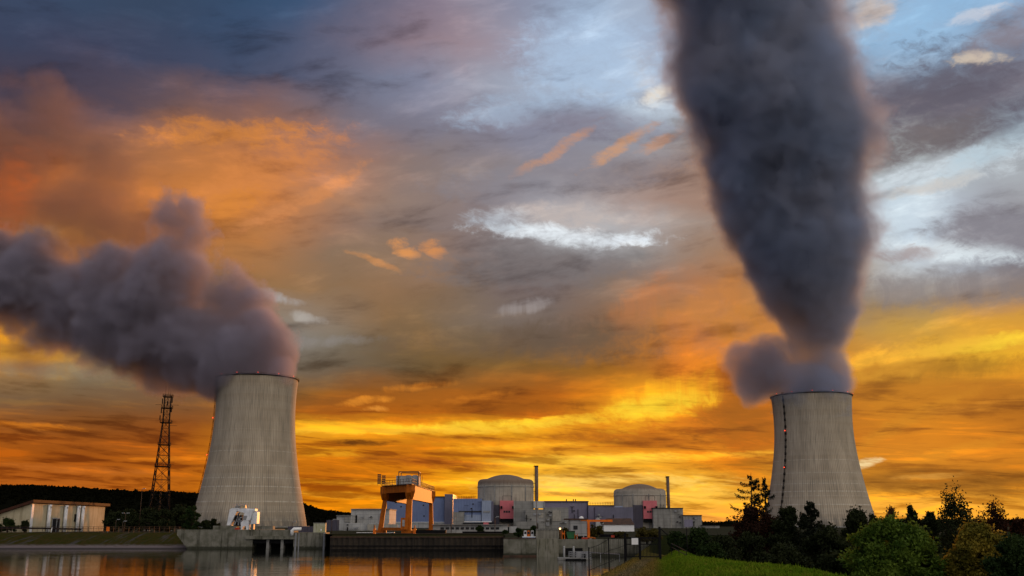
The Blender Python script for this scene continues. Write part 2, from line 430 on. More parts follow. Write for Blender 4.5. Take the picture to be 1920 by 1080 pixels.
M = {}
M['concrete'] = weathered('concrete', (.36, .34, .30), (.26, .25, .22), .25, .85, .55)
M['concrete_grey'] = weathered('concrete_grey', (.30, .30, .29), (.20, .20, .19), .12, .85, .55, sx=.5, joints=3.2)
M['concrete_wet'] = weathered('concrete_wet', (.20, .195, .165), (.095, .095, .07), .45, .8, .9, (.022, .022, .013), sx=1.3, tide=(.018, .02, .010))
M['concrete_white'] = weathered('concrete_white', (.45, .46, .46), (.33, .34, .35), .2, .8, .5, sx=.7, joints=2.4)
M['sheet_pile'] = weathered('sheet_pile', (.045, .035, .026), (.022, .018, .014), .4, .8, .6, (.012, .010, .008))
M['cream'] = weathered('cream', (.47, .42, .30), (.37, .32, .21), .2, .85, .55, (.15, .12, .07), sx=.9)
M['brown_roof'] = weathered('brown_roof', (.06, .020, .010), (.035, .014, .008), .4, .8, .4)
M['steel_grey'] = weathered('steel_grey', (.30, .31, .33), (.20, .21, .23), .6, .5, .4)
M['white_paint'] = weathered('white_paint', (.72, .75, .80), (.55, .58, .64), .8, .5, .3, (.30, .29, .27))
M['dark_steel'] = weathered('dark_steel', (.010, .010, .012), (.006, .006, .007), .8, .8, .2, spec=.08)
M['rust_steel'] = weathered('rust_steel', (.085, .045, .028), (.04, .026, .02), .8, .7, .4)
M['orange'] = weathered('orange', (.44, .115, .005), (.33, .08, .004), .7, .66, .8, (.06, .02, .008), sx=1.1, spec=.17)
M['orange_bright'] = weathered('orange_bright', (.75, .17, .008), (.60, .12, .007), .5, .5, .3)
M['pink'] = weathered('pink', (.62, .17, .20), (.54, .14, .165), .3, .7, .3, (.30, .10, .10))
M['red'] = weathered('red', (.45, .05, .02), (.30, .03, .015), .6, .5, .3)
M['green_paint'] = weathered('green_paint', (.02, .12, .04), (.015, .07, .03), .6, .5, .3)
M['dark_glass'] = weathered('dark_glass', (.012, .014, .018), (.02, .02, .024), 1, .15, .1)
M['shade_black'] = weathered('shade_black', (.006, .006, .007), (.004, .004, .005), 1, .9, .1)  # near-black stands in for the shade inside openings
M['stack'] = weathered('stack', (.16, .11, .085), (.10, .07, .055), .4, .7, .5)
M['bark'] = weathered('bark', (.035, .024, .016), (.018, .012, .008), 2, .9, .3)
M['plastic_white'] = weathered('plastic_white', (.78, .80, .82), (.70, .72, .74), 1, .5, .1)
M['red_light'] = glow('red_light', (1, .06, .02), 2.5)
M['lamp_lit'] = glow('lamp_lit', (1, .55, .2), 5)
def cladding(name, c1, c2, pitch, streak=.35):
    m, N, b, o = material(name)
    p = N.new('ShaderNodeNewGeometry').outputs['Position']; x, y, z = N.sep(p)
    rib = N.math('PINGPONG', N.math('ADD', x, y), pitch / 2)
    c = N.mix(N.mr(N.noise(p, .12, 5, .6), .3, .7), c1, c2)
    pan = N.new('ShaderNodeTexWhiteNoise'); pan.noise_dimensions = '2D'
    N.put(pan.inputs['Vector'], N.xyz(N.math('FLOOR', N.math('DIVIDE', N.math('ADD', x, y), pitch * 4)), N.math('FLOOR', N.math('DIVIDE', z, 6)), 0))
    c = N.mix(N.math('MULTIPLY', pan.outputs[0], .18), c, tuple(v * .6 for v in c2))
    sn = N.noise(N.xyz(N.math('MULTIPLY', x, .9), y, N.math('MULTIPLY', z, .05)), 1.0, 5, .6)
    c = N.mix(N.math('MULTIPLY', N.mr(sn, .5, .75), streak), c, tuple(v * .5 for v in c2))
    N.put(b.inputs['Base Color'], c); b.inputs['Roughness'].default_value = .55
    bump(N, b, N.mr(rib, pitch * .12, pitch * .3), .6, .12)
    return m
M['blue_clad'] = cladding('blue_clad', (.135, .19, .37), (.115, .16, .31), 1.2)
M['blue_light'] = cladding('blue_light', (.27, .33, .47), (.22, .28, .41), 1.2)
M['blue_grey'] = cladding('blue_grey', (.13, .13, .20), (.10, .10, .155), 1.2)
M['blue_dark'] = cladding('blue_dark', (.05, .045, .075), (.035, .032, .055), 1.0)
M['mauve'] = cladding('mauve', (.20, .19, .28), (.16, .15, .22), 1.2)

def tower_material():
    m, N, b, o = material('tower_concrete')
    p = N.new('ShaderNodeTexCoord').outputs['Object']; x, y, z = N.sep(p)
    a = N.math('ARCTAN2', x, y)
    nrib = 150
    ph = N.math('FRACT', N.math('MULTIPLY', a, nrib / (2 * math.pi)))
    rib = N.mr(N.math('ABSOLUTE', N.math('SUBTRACT', ph, .5)), .28, .5)
    lift = N.math('FRACT', N.math('DIVIDE', z, 1.35)); ll = N.mr(N.math('ABSOLUTE', N.math('SUBTRACT', lift, .5)), .38, .5)
    big = N.noise(N.xyz(N.math('MULTIPLY', a, 3), 0, N.math('MULTIPLY', z, .02)), 1.0, 6, .6)
    lev = N.noise(N.xyz(0, 0, N.math('FLOOR', N.math('DIVIDE', z, 4.05))), 1.7, 2, .6)
    c = N.mix(N.mr(big, .35, .65), (.31, .255, .185), (.43, .36, .27))
    c = N.mix(N.math('MULTIPLY', N.mr(lev, .35, .65), .28), c, (.50, .46, .38))
    # pale rings of later pours
    for zr, w, s in ((8, .9, .35), (18, .6, .3), (29, .9, .5), (40, .6, .3), (46, .9, .55), (56, .6, .4), (70, .6, .3), (87, .6, .35), (112, .5, .2)):
        f = N.mr(N.math('ABSOLUTE', N.math('SUBTRACT', z, zr)), w * .5, w)
        wob = N.mr(N.noise(N.xyz(N.math('MULTIPLY', a, 9), 0, zr), 1.5, 4, .6), .35, .6)
        c = N.mix(N.math('MULTIPLY', N.math('MULTIPLY', N.math('SUBTRACT', 1.0, f), wob), s * 1.2, clamp=True), c, (.66, .62, .54))
    # rain streaks and dark drips hanging from the lip
    st = N.noise(N.xyz(N.math('MULTIPLY', a, 48), 0, N.math('MULTIPLY', z, .03)), 1.0, 5, .65)
    c = N.mix(N.math('MULTIPLY', N.mr(st, .46, .70), .72), c, (.16, .14, .115))
    dr = N.noise(N.xyz(N.math('MULTIPLY', a, 90), 3, N.math('MULTIPLY', z, .09)), 1.0, 4, .7)
    c = N.mix(N.math('MULTIPLY', N.mr(dr, .62, .7), N.mr(z, 80, 165, 0, .9)), c, (.06, .055, .05))
    lw = N.noise(N.xyz(N.math('MULTIPLY', a, 14), 5, N.math('MULTIPLY', z, .07)), 1.0, 6, .65)
    c = N.mix(N.math('MULTIPLY', N.mr(z, 26, 0), N.mr(lw, .3, .62)), c, (.13, .12, .105))
    c = N.mix(N.math('MULTIPLY', rib, N.mr(N.noise(N.xyz(N.math('MULTIPLY', a, 20), 7, N.math('MULTIPLY', z, .05)), 1.0, 5, .65), .3, .7, .2, .8)), c, (.14, .125, .10))
    c = N.mix(N.math('MULTIPLY', ll, .16), c, (.14, .125, .10))
    N.put(b.inputs['Base Color'], c); b.inputs['Roughness'].default_value = .9
    bump(N, b, N.math('ADD', rib, N.math('MULTIPLY', ll, .5)), -.6, .35)
    return m
M['tower'] = tower_material()

def reactor_material():
    m, N, b, o = material('reactor_concrete')
    p = N.new('ShaderNodeTexCoord').outputs['Object']; x, y, z = N.sep(p); a = N.math('ARCTAN2', x, y)
    c = N.mix(N.mr(N.noise(p, .12, 6, .6), .3, .7), (.40, .36, .30), (.29, .265, .225))
    st = N.noise(N.xyz(N.math('MULTIPLY', a, 22), 0, N.math('MULTIPLY', z, .035)), 1.0, 6, .68)
    c = N.mix(N.math('MULTIPLY', N.mr(st, .5, .68), N.mr(z, -4, 36, .15, .8)), c, (.075, .062, .05))
    dome = N.mr(N.math('ADD', z, N.math('MULTIPLY', N.noise(N.xyz(N.math('MULTIPLY', a, 18), 0, 0), 1.0, 4, .6), 6)), 35, 39)
    c = N.mix(N.math('MULTIPLY', dome, .85), c, (.13, .085, .06))
    jn = N.math('FRACT', N.math('DIVIDE', z, 2.6)); c = N.mix(N.mr(jn, .9, 1.0, 0, .3), c, (.12, .11, .1))
    N.put(b.inputs['Base Color'], c); b.inputs['Roughness'].default_value = .88
    return m
M['reactor'] = reactor_material()

def ground_material(name, c1, c2, c3, s1=.15, s2=2.0, bd=.1):
    m, N, b, o = material(name)
    p = N.new('ShaderNodeNewGeometry').outputs['Position']
    c = N.mix(N.mr(N.noise(p, s1, 6, .65), .35, .65), c1, c2)
    c = N.mix(N.mr(N.noise(p, s2, 5, .7), .45, .7), c, c3)
    N.put(b.inputs['Base Color'], c); b.inputs['Roughness'].default_value = 1.0; b.inputs['Specular IOR Level'].default_value = 0.
    bump(N, b, N.noise(p, s2 * 2, 5, .7), .7, bd)
    return m
M['ground'] = ground_material('ground', (.03, .03, .02), (.025, .028, .014), (.04, .036, .025))
M['yard'] = ground_material('yard', (.045, .042, .032), (.03, .032, .02), (.025, .028, .014))
def lawn_material():
    """levee: green lawn on the right, worn straw-coloured track and rough bank on the left"""
    m, N, b, o = material('lawn')
    p = N.new('ShaderNodeNewGeometry').outputs['Position']; x, y, z = N.sep(p)
    n = N.noise(p, .35, 6, .65); n2 = N.noise(p, 2.6, 6, .7)
    g = N.mix(N.mr(n, .35, .65), (.075, .15, .008), (.125, .18, .012))
    g = N.mix(N.mr(n2, .48, .72), g, (.17, .155, .025))
    g = N.mix(N.mr(N.noise(p, .9, 5, .7), .55, .72), g, (.045, .10, .008))
    straw = N.mix(N.mr(n2, .35, .65), (.20, .125, .035), (.11, .09, .022))
    straw = N.mix(N.mr(n, .55, .7), straw, (.05, .065, .012))
    grav = N.mix(N.mr(n2, .4, .6), (.13, .12, .105), (.08, .075, .06))
    u = N.math('SUBTRACT', x, N.math('MULTIPLY_ADD', y, .159, -4.5))
    wob = N.math('MULTIPLY', N.math('SUBTRACT', n2, .5), 1.6)
    e = N.math('ADD', N.math('SUBTRACT', x, N.math('MULTIPLY', y, .141)), wob)
    c = N.mix(N.mr(e, -.7, .5), straw, g)
    uw = N.math('ADD', u, wob)
    tr = N.math('MULTIPLY', N.mr(uw, .5, 1.1), N.mr(uw, 2.2, 1.5))
    c = N.mix(N.math('MULTIPLY', tr, .4), c, grav)
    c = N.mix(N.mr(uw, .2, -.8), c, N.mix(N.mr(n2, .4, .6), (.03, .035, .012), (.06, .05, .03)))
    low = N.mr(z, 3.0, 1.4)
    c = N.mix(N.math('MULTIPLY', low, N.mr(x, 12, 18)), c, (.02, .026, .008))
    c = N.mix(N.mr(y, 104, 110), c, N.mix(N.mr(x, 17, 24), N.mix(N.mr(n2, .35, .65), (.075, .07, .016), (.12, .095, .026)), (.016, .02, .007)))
    N.put(b.inputs['Base Color'], c); b.inputs['Roughness'].default_value = 1.0; b.inputs['Specular IOR Level'].default_value = 0.
    bump(N, b, N.noise(p, 5, 6, .75), .8, .12)
    return m
M['lawn'] = lawn_material()
def bank_material():
    m, N, b, o = material('bank')
    p = N.new('ShaderNodeNewGeometry').outputs['Position']; x, y, z = N.sep(p)
    d = N.math('ADD', x, N.math('MULTIPLY', z, 1.3))                     # mowing and slab lines run down the slope
    n = N.noise(N.xyz(N.math('MULTIPLY', d, .5), N.math('MULTIPLY', z, .2), 0), 1.0, 6, .7)
    n2 = N.noise(p, .6, 6, .7)
    c = N.mix(N.mr(n2, .35, .65), (.022, .030, .006), (.05, .034, .012))
    c = N.mix(N.mr(n, .52, .66), c, (.06, .055, .055))
    c = N.mix(N.mr(N.math('ADD', z, N.math('MULTIPLY', n2, 1.6)), 2.1, 1.3), c, (.15, .125, .13))
    c = N.mix(N.mr(z, .45, .15), c, (.05, .045, .045))
    N.put(b.inputs['Base Color'], c); b.inputs['Roughness'].default_value = 1.0; b.inputs['Specular IOR Level'].default_value = 0.
    bump(N, b, n, .4, .2)
    return m
M['bank'] = bank_material()
def water_material():
    m, N, b, o = material('water')
    p = N.new('ShaderNodeNewGeometry').outputs['Position']; x, y, z = N.sep(p)
    b.inputs['Base Color'].default_value = (.012, .014, .010, 1); b.inputs['Roughness'].default_value = .012
    b.inputs['IOR'].default_value = 1.6
    w1 = N.noise(N.xyz(N.math('MULTIPLY', x, .5), y, 0), 1.1, 4, .55, .3)
    w2 = N.noise(N.xyz(N.math('MULTIPLY', x, .35), y, 4), .22, 3, .5)
    calm = N.mr(N.noise(p, .018, 3, .5), .38, .62, .35, 1.0)
    h = N.math('ADD', N.math('MULTIPLY', w1, .5), w2)
    bm = N.new('ShaderNodeBump'); N.put(bm.inputs['Strength'], N.math('MULTIPLY', calm, .2)); bm.inputs['Distance'].default_value = .22
    N.put(bm.inputs['Height'], h); N.l.new(bm.outputs[0], b.inputs['Normal'])
    return m
M['water'] = water_material()

# ------------------------------------------------------------------ the setting
G = 4.3                                                          # plant ground
def sst(a, b, v): t = np.clip((v - a) / (b - a), 0, 1); return t * t * (3 - 2 * t)
def levee_z(x, y):
    x = np.asarray(x, float); y = np.asarray(y, float)
    base = np.interp(y, [-200, 0, 56, 103, 200, 240], [5.0, 5.0, 3.9, 3.42, 3.6, 3.9])
    edge = .141 * y + .2
    z = base + .85 * sst(-.2, 1.6, x - edge) * sst(20, 50, y) * (1 - sst(105, 113, y))
    low = .9 + (G - .9 - .1) * sst(235, 262, y)
    k = sst(12.0, 17.0, x) * sst(10, 45, y) * (1 - sst(60, 110, y)) + sst(16.8, 21.5, x) * sst(60, 110, y) * (1 - sst(225, 240, y) * 0)
    z = z * (1 - k) + low * k
    xb = -4.5 + .159 * y
    z = np.where(x < xb + .3, base * (1 - sst(0, 6.5, xb + .3 - x)) + -1.6 * sst(0, 6.5, xb + .3 - x), z)
    z = z + .05 * np.sin(x * 1.7 + y * .6) * np.sin(y * .9 - x * .4)
    return z
def build_levee():
    us = np.concatenate([np.linspace(-8, 0, 14), np.linspace(.5, 22, 50), np.linspace(24, 60, 12), np.linspace(80, 420, 9)])
    ys = np.concatenate([np.linspace(-120, 30, 16), np.linspace(33, 130, 100), np.linspace(134, 262, 34)])
    U, Y = np.meshgrid(us, ys); X = U + (-4.5 + .159 * Y)
    Z = levee_z(X, Y); ny, nx = X.shape
    mb = MB(); v = np.stack([X, Y, Z], -1).reshape(-1, 3)
    f = [(j * nx + i, j * nx + i + 1, (j + 1) * nx + i + 1, (j + 1) * nx + i) for j in range(ny - 1) for i in range(nx - 1)]
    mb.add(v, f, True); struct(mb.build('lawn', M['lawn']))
build_levee()
struct(MB().add([(-9000, -9000, -3), (9000, -9000, -3), (9000, 9000, -3), (-9000, 9000, -3)], [(0, 1, 2, 3)]).build('ground', M['ground']))
struct(MB().add([(-900, -120, 0), (60, -120, 0), (60, 318, 0), (-900, 318, 0)], [(0, 1, 2, 3)]).build('water', M['water']))
# plant platform: its front edge follows the bank and the quays
XE, XW0, XW1, XQ0, XQ1 = -900., PX(349, 312), PX(612, 306), PX(621, 285), PX(945, 231)
edge = [(XE, 346), (XW0, 346), (XW0 + .2, 306), (XW1, 306), (XW1 + .1, 288), (PX(945, 285), 288), (PX(945, 285) + .2, 262), (420, 262), (6000, 262), (6000, 9000), (-6000, 9000), (-6000, 346)]
struct(MB().add([(x, y, G) for x, y in edge], [tuple(range(len(edge)))]).build('plant_ground', M['yard']))
ax0, ax1 = XQ1, 31.0
struct(MB().add([(ax0, 231.6, 3.62), (ax1, 231.6, 3.62), (ax1, 256, 3.9), (ax0, 256, 3.9), (ax1, 263, G + .02), (ax0, 263, G + .02)], [(0, 1, 2, 3), (3, 2, 4, 5)]).build('yard', M['yard']))
def build_bank():
    xs = np.concatenate([np.linspace(XE, -190, 12), np.linspace(-185, XW0 + 6, 94)]); prof = [(300, -1.2), (304.2, .05), (309, .55), (314, 1.0), (324, 2.2), (336, 3.5), (345.4, G + .05), (348, G + .06)]
    mb = MB(); v = []; rnd = random.Random(3)
    for x in xs:
        for y, z in prof: v.append((x, y, z + (rnd.uniform(-.07, .07) if z > .3 else 0)))
    n = len(prof); mb.add(v, [(i * n + j, (i + 1) * n + j, (i + 1) * n + j + 1, i * n + j + 1) for i in range(len(xs) - 1) for j in range(n - 1)], True)
    struct(mb.build('far_bank', M['bank']))
build_bank()

# distant wooded hills
def ridge_z(px):
    py = np.interp(px, [-400, 0, 60, 150, 250, 330, 380, 480, 560, 575, 600, 628, 660, 760, 1000, 1300, 1500, 2400], [900, 909, 908, 914, 919, 921, 925, 934, 941, 946, 955, 958, 962, 974, 979, 978, 974, 970])
    return py
def build_hills():
    pxs = np.linspace(-700, 2500, 161); mb = MB(); v = []; fs = []
    for i, px in enumerate(pxs):
        py = ridge_z(px); top = P(px, py + 4, 2600)
        x0 = top.x * 2000 / 2600
        for y, k in ((2000, 0), (2150, .35), (2350, .75), (2600, 1.0), (3200, .9), (4200, 0)):
            v.append((top.x * y / 2600, y, G - .4 + (top.z - G) * k))
    n = 6
    for i in range(len(pxs) - 1):
        for j in range(n - 1): fs.append((i * n + j, (i + 1) * n + j, (i + 1) * n + j + 1, i * n + j + 1))
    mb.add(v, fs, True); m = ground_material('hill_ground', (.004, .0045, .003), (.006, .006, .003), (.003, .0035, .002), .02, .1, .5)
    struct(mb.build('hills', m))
    # forest on the hills
    rng = np.random.default_rng(5); C = []
    for _ in range(5200):
        px = rng.uniform(-60, 700) if rng.random() < .8 else rng.uniform(700, 1960)
        k = rng.beta(3.0, 1.0); y = 2000 + 600 * k
        top = P(px, ridge_z(px) + 4, 2600); kk = np.interp(y, [2000, 2150, 2350, 2600], [0, .35, .75, 1])
        C.append((top.x * y / 2600, y, G + (top.z - G) * kk, rng.uniform(4.5, 8.5)))
    C = np.array(C); per = 14
    c = np.repeat(C, per, 0); d = rng.normal(size=(len(c), 3)); d /= np.linalg.norm(d, axis=1)[:, None]
    pos = c[:, :3] + d * c[:, 3:4] * rng.uniform(.4, 1, (len(c), 1)) * np.array([1, 1, .8])
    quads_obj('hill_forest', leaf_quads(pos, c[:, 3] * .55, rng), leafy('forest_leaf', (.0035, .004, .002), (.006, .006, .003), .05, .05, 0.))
    tag(bpy.data.objects['hill_forest'], 'dark wooded ridge of massed trees behind the plant', 'forest', kind='stuff')
def leaf_quads(pos, size, rng, flat=0.0):
    n = len(pos); u = rng.normal(size=(n, 3)); u /= np.linalg.norm(u, axis=1)[:, None]
    w = rng.normal(size=(n, 3)); w[:, 2] *= (1 - flat); w -= (w * u).sum(1)[:, None] * u; w /= np.linalg.norm(w, axis=1)[:, None]
    s = (np.asarray(size) * rng.uniform(.6, 1.3, n))[:, None] if np.ndim(size) else size * rng.uniform(.6, 1.3, (n, 1))
    u = u * s; w = w * s * .6
    return np.stack([pos - u, pos + w * .9 - u * .1, pos + u, pos - w * .9 - u * .1], 1)
build_hills()

# ------------------------------------------------------------------ cooling towers
TPROF_PX = [(985, 106.5), (970, 103), (950, 98.5), (925, 93), (900, 88), (875, 83.5), (850, 79.5), (825, 76.3), (800, 74), (780, 73), (760, 72.8), (740, 73.2), (722, 74.2), (714, 75.0)]
YT = 1235.0
def tower_prof():
    k = MPP(985, YT); base = PZ(985, YT); rs = []
    zt = PZ(712, YT) - G
    pts = [(r * MPP(py, YT), PZ(py, YT) - G) for py, r in TPROF_PX]
    zs = np.linspace(0, zt, 70); rr = np.interp(zs, [p[1] for p in pts], [p[0] for p in pts])
    for _ in range(6): rr[1:-1] = (rr[:-2] + 2 * rr[1:-1] + rr[2:]) / 4
    return list(zip(rr, zs))
TP = tower_prof(); TH_TOP = TP[-1][1]; TR_TOP = TP[-1][0]
def tower_r(z): return float(np.interp(z, [p[1] for p in TP], [p[0] for p in TP]))
def cooling_tower(label, px, ladder_ang, lights):
    base = P(px, 985, YT); t = thing('cooling_tower', label, 'cooling tower', (base.x, YT, G), group='cooling towers')
    out = TP; inn = [(r - .9, z) for r, z in TP][::-1]
    MB().lathe(out + [(TR_TOP - .9, TH_TOP)] + inn[1:], 192).build('shell', M['tower'], t)
    MB().lathe([(TR_TOP + .02, TH_TOP - .7), (TR_TOP + 1.3, TH_TOP - .5), (TR_TOP + 1.3, TH_TOP + .4), (TR_TOP - 1.2, TH_TOP + .4), (TR_TOP - 1.2, TH_TOP + .05), (TR_TOP + .02, TH_TOP + .05)], 128, close=True, smooth=False).build('rim_walkway', M['dark_steel'], t)
    rl = MB()
    for k in range(96):
        a = 2 * math.pi * k / 96; x, y = math.cos(a) * (TR_TOP + 1.2), math.sin(a) * (TR_TOP + 1.2); rl.bar((x, y, TH_TOP + .4), (x, y, TH_TOP + 1.6), .16)
    rl.lathe([(TR_TOP + 1.12, TH_TOP + 1.5), (TR_TOP + 1.28, TH_TOP + 1.5), (TR_TOP + 1.28, TH_TOP + 1.66), (TR_TOP + 1.12, TH_TOP + 1.66)], 96, close=True)
    rl.build('rim_railing', M['dark_steel'], t)
    ld = MB(); ca, sa = math.cos(ladder_ang), math.sin(ladder_ang); tx, ty = -sa, ca
    def at(z, o, w=0): r = tower_r(z) + o; return Vector((ca * r + tx * w, sa * r + ty * w, z))
    zs = np.arange(6, TH_TOP - .5, 2.4)
    for z0, z1 in zip(zs[:-1], zs[1:]):
        for w in (-.5, .5): ld.bar(at(z0, .9, w), at(z1, .9, w), .22)
        ld.bar(at(z0, .9, -.5), at(z0, .9, .5), .18); ld.bar(at(z0, .05, 0), at(z0, .9, 0), .25); ld.bar(at(z0, .9, -.5), at(z0, 1.7, -.55), .12); ld.bar(at(z0, .9, .5), at(z0, 1.7, .55), .12)
        for w in (-.55, .55): ld.bar(at(z0, 1.7, w), at(z1, 1.7, w), .14)
    for z in np.arange(14, TH_TOP, 9.0):
        for dz in (0, 1.1): ld.bar(at(z + dz, 1.1, -1.3), at(z + dz, 1.1, 1.3), .5 if not dz else .25, .5 if not dz else .2)
        ld.bar(at(z, 1.0, -1.1), at(z + 3.2, 1.0, -1.1), .5); ld.bar(at(z, 1.0, 1.1), at(z + 3.2, 1.0, 1.1), .5)
    ld.build('ladder', M['dark_steel'], t)
    for z in lights: MB().lathe([(.02, -.7), (.5, -.5), (.7, 0), (.5, .5), (.02, .7)], 10).build('warning_light', M['red_light'], t, at(z, 2.0))
    for k in range(6):
        a = -math.pi / 2 + (k - 2.5) * .5
        MB().lathe([(.02, -.5), (.42, 0), (.02, .5)], 8).build('warning_light', M['red_light'], t, (math.cos(a) * (TR_TOP + 1.2), math.sin(a) * (TR_TOP + 1.2), TH_TOP + 2.1))
    MB().lathe([(tower_r(0) + .1, -.2), (tower_r(0) + 3, -.2), (tower_r(0) + 3, 1.6), (tower_r(0) + .1, 1.6)], 96, close=True, smooth=False).build('basin', M['concrete_grey'], t)
    return t
TL = cooling_tower('concrete cooling tower standing behind the white machine, steam drifting left', 467, R(-90 - 70), (128, 84))
TRT = cooling_tower('concrete cooling tower rising behind the dark trees, steam column straight up', 1537, R(-90 - 59), (127, 78))
if True:   # the right-hand tower stands a little farther and lower in the picture
    kY = 1275.0; b = P(1537, 985, kY); TRT.location = (b.x, kY, G); TRT.scale = (1.0, 1.0, (PZ(744, kY) - G) / TH_TOP)

# ------------------------------------------------------------------ steam
def plume_material(name, build_density, colour, dens, aniso=.55, colour2=None):
    m = bpy.data.materials.new(name); m.use_nodes = True; N = NT(m.node_tree); N.n.clear()
    o = N.new('ShaderNodeOutputMaterial')
    v = N.new('ShaderNodeVolumePrincipled'); v.inputs['Color'].default_value = (*colour, 1)
    v.inputs['Anisotropy'].default_value = aniso
    dn = build_density(N)
    if colour2: dn, fac = dn; N.put(v.inputs['Color'], N.mix(fac, colour2, colour))
    N.put(v.inputs['Density'], N.math('MULTIPLY', dn, dens)); N.l.new(v.outputs[0], o.inputs['Volume'])
    return m
def hull(name, parts, voxel, mat, loc):
    """clean outer skin round overlapping pieces"""
    me = bpy.data.meshes.new(name); mb = MB()
    for verts, faces in parts: mb.add(verts, faces, True)
    me.from_pydata(mb.v, [], mb.f); me.update()
    o = bpy.data.objects.new(name, me); COL.objects.link(o)
    r = o.modifiers.new('r', 'REMESH'); r.mode = 'VOXEL'; r.voxel_size = voxel
    dg = bpy.context.evaluated_depsgraph_get(); m2 = bpy.data.meshes.new_from_object(o.evaluated_get(dg))
    o.modifiers.clear(); o.data = m2; bpy.data.meshes.remove(me); m2.name = name
    m2.materials.clear(); m2.materials.append(mat); m2.polygons.foreach_set('use_smooth', [True] * len(m2.polygons))
    o.location = loc; return o
def ico(c, r, sub=3):
    bm = bmesh.new(); bmesh.ops.create_icosphere(bm, subdivisions=sub, radius=r); vs = [v.co + Vector(c) for v in bm.verts]
    bm.verts.ensure_lookup_table(); fs = [tuple(v.index for v in f.verts) for f in bm.faces]; bm.free(); return vs, fs
def ring_tube(path, seg=32):
    mb = MB(); n = len(path)
    mb.add([(c[0] + r * math.cos(2 * math.pi * k / seg), c[1] + r * math.sin(2 * math.pi * k / seg), z) for (c, r, z) in path for k in range(seg)],
           [(i * seg + k, i * seg + (k + 1) % seg, (i + 1) * seg + (k + 1) % seg, (i + 1) * seg + k) for i in range(n - 1) for k in range(seg)])
    mb.f += [tuple(range(seg))[::-1], tuple(range((n - 1) * seg, n * seg))]
    return mb.v, mb.f
def blob_chain(N, p, blobs):
    f = None
    for (c, r) in blobs:
        d = N.vec('DISTANCE', p, tuple(c)); g = N.math('SUBTRACT', r, d)
        f = g if f is None else N.math('SMOOTH_MAX', f, g, min(14.0, r * .3))
    return f
def steam_column():
    Y = TRT.location.y; org = Vector((TRT.location.x, Y, G + TH_TOP * TRT.scale.z - 6))
    E = [(748, 1456, 1590), (735, 1465, 1592), (715, 1480, 1598), (690, 1485, 1596), (660, 1482, 1584), (630, 1466, 1600), (600, 1446, 1610), (550, 1410, 1620), (500, 1378, 1640), (450, 1356, 1646),
         (400, 1340, 1640), (350, 1326, 1628), (300, 1306, 1640), (250, 1290, 1648), (200, 1270, 1640), (150, 1258, 1618), (100, 1262, 1594), (50, 1256, 1582), (0, 1240, 1568), (-110, 1215, 1560), (-220, 1190, 1550)]
    pts = []
    for py, a, b in E:
        A, B = P(a, py, Y), P(b, py, Y); g = 1 + (10 / (b - a)) * (py > 600) + .07 * min(1, max(0, (600 - py) / 500)); pts.append((A.z - org.z, (A.x + B.x) / 2 - org.x - 4 * min(1, max(0, (600 - py) / 600)), (B.x - A.x) / 2 * g))
    zt = pts[-1][0]; cx0, cxr, rr = -180., 260., 190.
    puffs = [((1476, 668), 34, 0), ((1455, 705), 46, 5), ((1500, 728), 44, -20), ((1535, 728), 44, -25), ((1586, 716), 26, -10), ((1425, 692), 56, 25), ((1376, 668), 33, 30), ((1452, 652), 32, 10), ((1418, 730), 30, 5), ((1470, 715), 40, -15), ((1560, 725), 40, -25), ((1352, 660), 18, 30), ((1648, 215), 34, 20), ((1636, 275), 30, 10)]
    bl = [(P(c[0], c[1], Y + dy) - org, r * 1.15 * MPP(c[1], Y)) for c, r, dy in puffs]
    bw = [(P(x, y, Y + 60) - org, r * MPP(y, Y)) for x, y, r in ((1275, 618, 34), (1360, 575, 34), (1330, 640, 44), (1215, 600, 26), (1395, 610, 40), (1250, 655, 26))]
    def dens(N):
        p = N.new('ShaderNodeTexCoord').outputs['Object']
        wc = N.noise(p, .014, 6, .66, 0, 'Color'); w = N.vec('SCALE', N.vec('SUBTRACT', wc, (.5, .5, .5)), scale=120.0)
        x0, y0, z0 = N.sep(p)
        lo = N.mr(z0, 0, 300, .4, 1.0); w = N.vec('SCALE', w, scale=lo)
        q = N.vec('ADD', p, w); x, y, z = N.sep(q)
        t = N.math('DIVIDE', z0, zt)
        prof = N.ramp(t, [(max(0, min(1, a / zt)), ((b - cx0) / cxr, c / rr, 0)) for a, b, c in pts], 'LINEAR')
        s = N.new('ShaderNodeSeparateColor'); N.l.new(prof, s.inputs[0])
        cx = N.math('MULTIPLY_ADD', s.outputs[0], cxr, cx0); r = N.math('MULTIPLY', s.outputs[1], rr)
        d = N.vec('LENGTH', N.xyz(N.math('SUBTRACT', x, cx), y, 0)); f = N.math('SUBTRACT', r, d)
        g = blob_chain(N, q, bl); f = N.math('SMOOTH_MAX', f, g, 10.0)
        tb = N.noise(p, .045, 4, .62); f = N.math('MULTIPLY_ADD', N.math('SUBTRACT', tb, .5), N.mr(z0, 0, 300, 16, 38), f)
        soft = N.mr(z0, 10, 520, 9, 48)
        wisp = N.math('DIVIDE', N.math('MAXIMUM', N.math('MULTIPLY_ADD', N.math('SUBTRACT', tb, .5), 70.0, blob_chain(N, q, bw)), 0), 30.0, clamp=True)
        d = N.math('POWER', N.math('DIVIDE', N.math('MAXIMUM', f, 0), soft, clamp=True), 1.3)
        fold = N.mr(N.noise(q, .011, 3, .5), .35, .65)
        return N.math('MAXIMUM', d, N.math('MULTIPLY', wisp, .13)), N.math('MULTIPLY', N.mr(d, 0, .3), fold)
    mat = plume_material('steam_column', dens, (.47, .58, .83), .055, .2, (.50, .54, .70))
    path = [((b, 0), c * 1.04 + 7 + min(34, 34 * a / 200), a) for a, b, c in pts if a > -30]
    o = hull('steam_plume', [ring_tube(path)] + [ico(c, r * 1.1 + 9) for c, r in bl + bw], 9.0, mat, org)
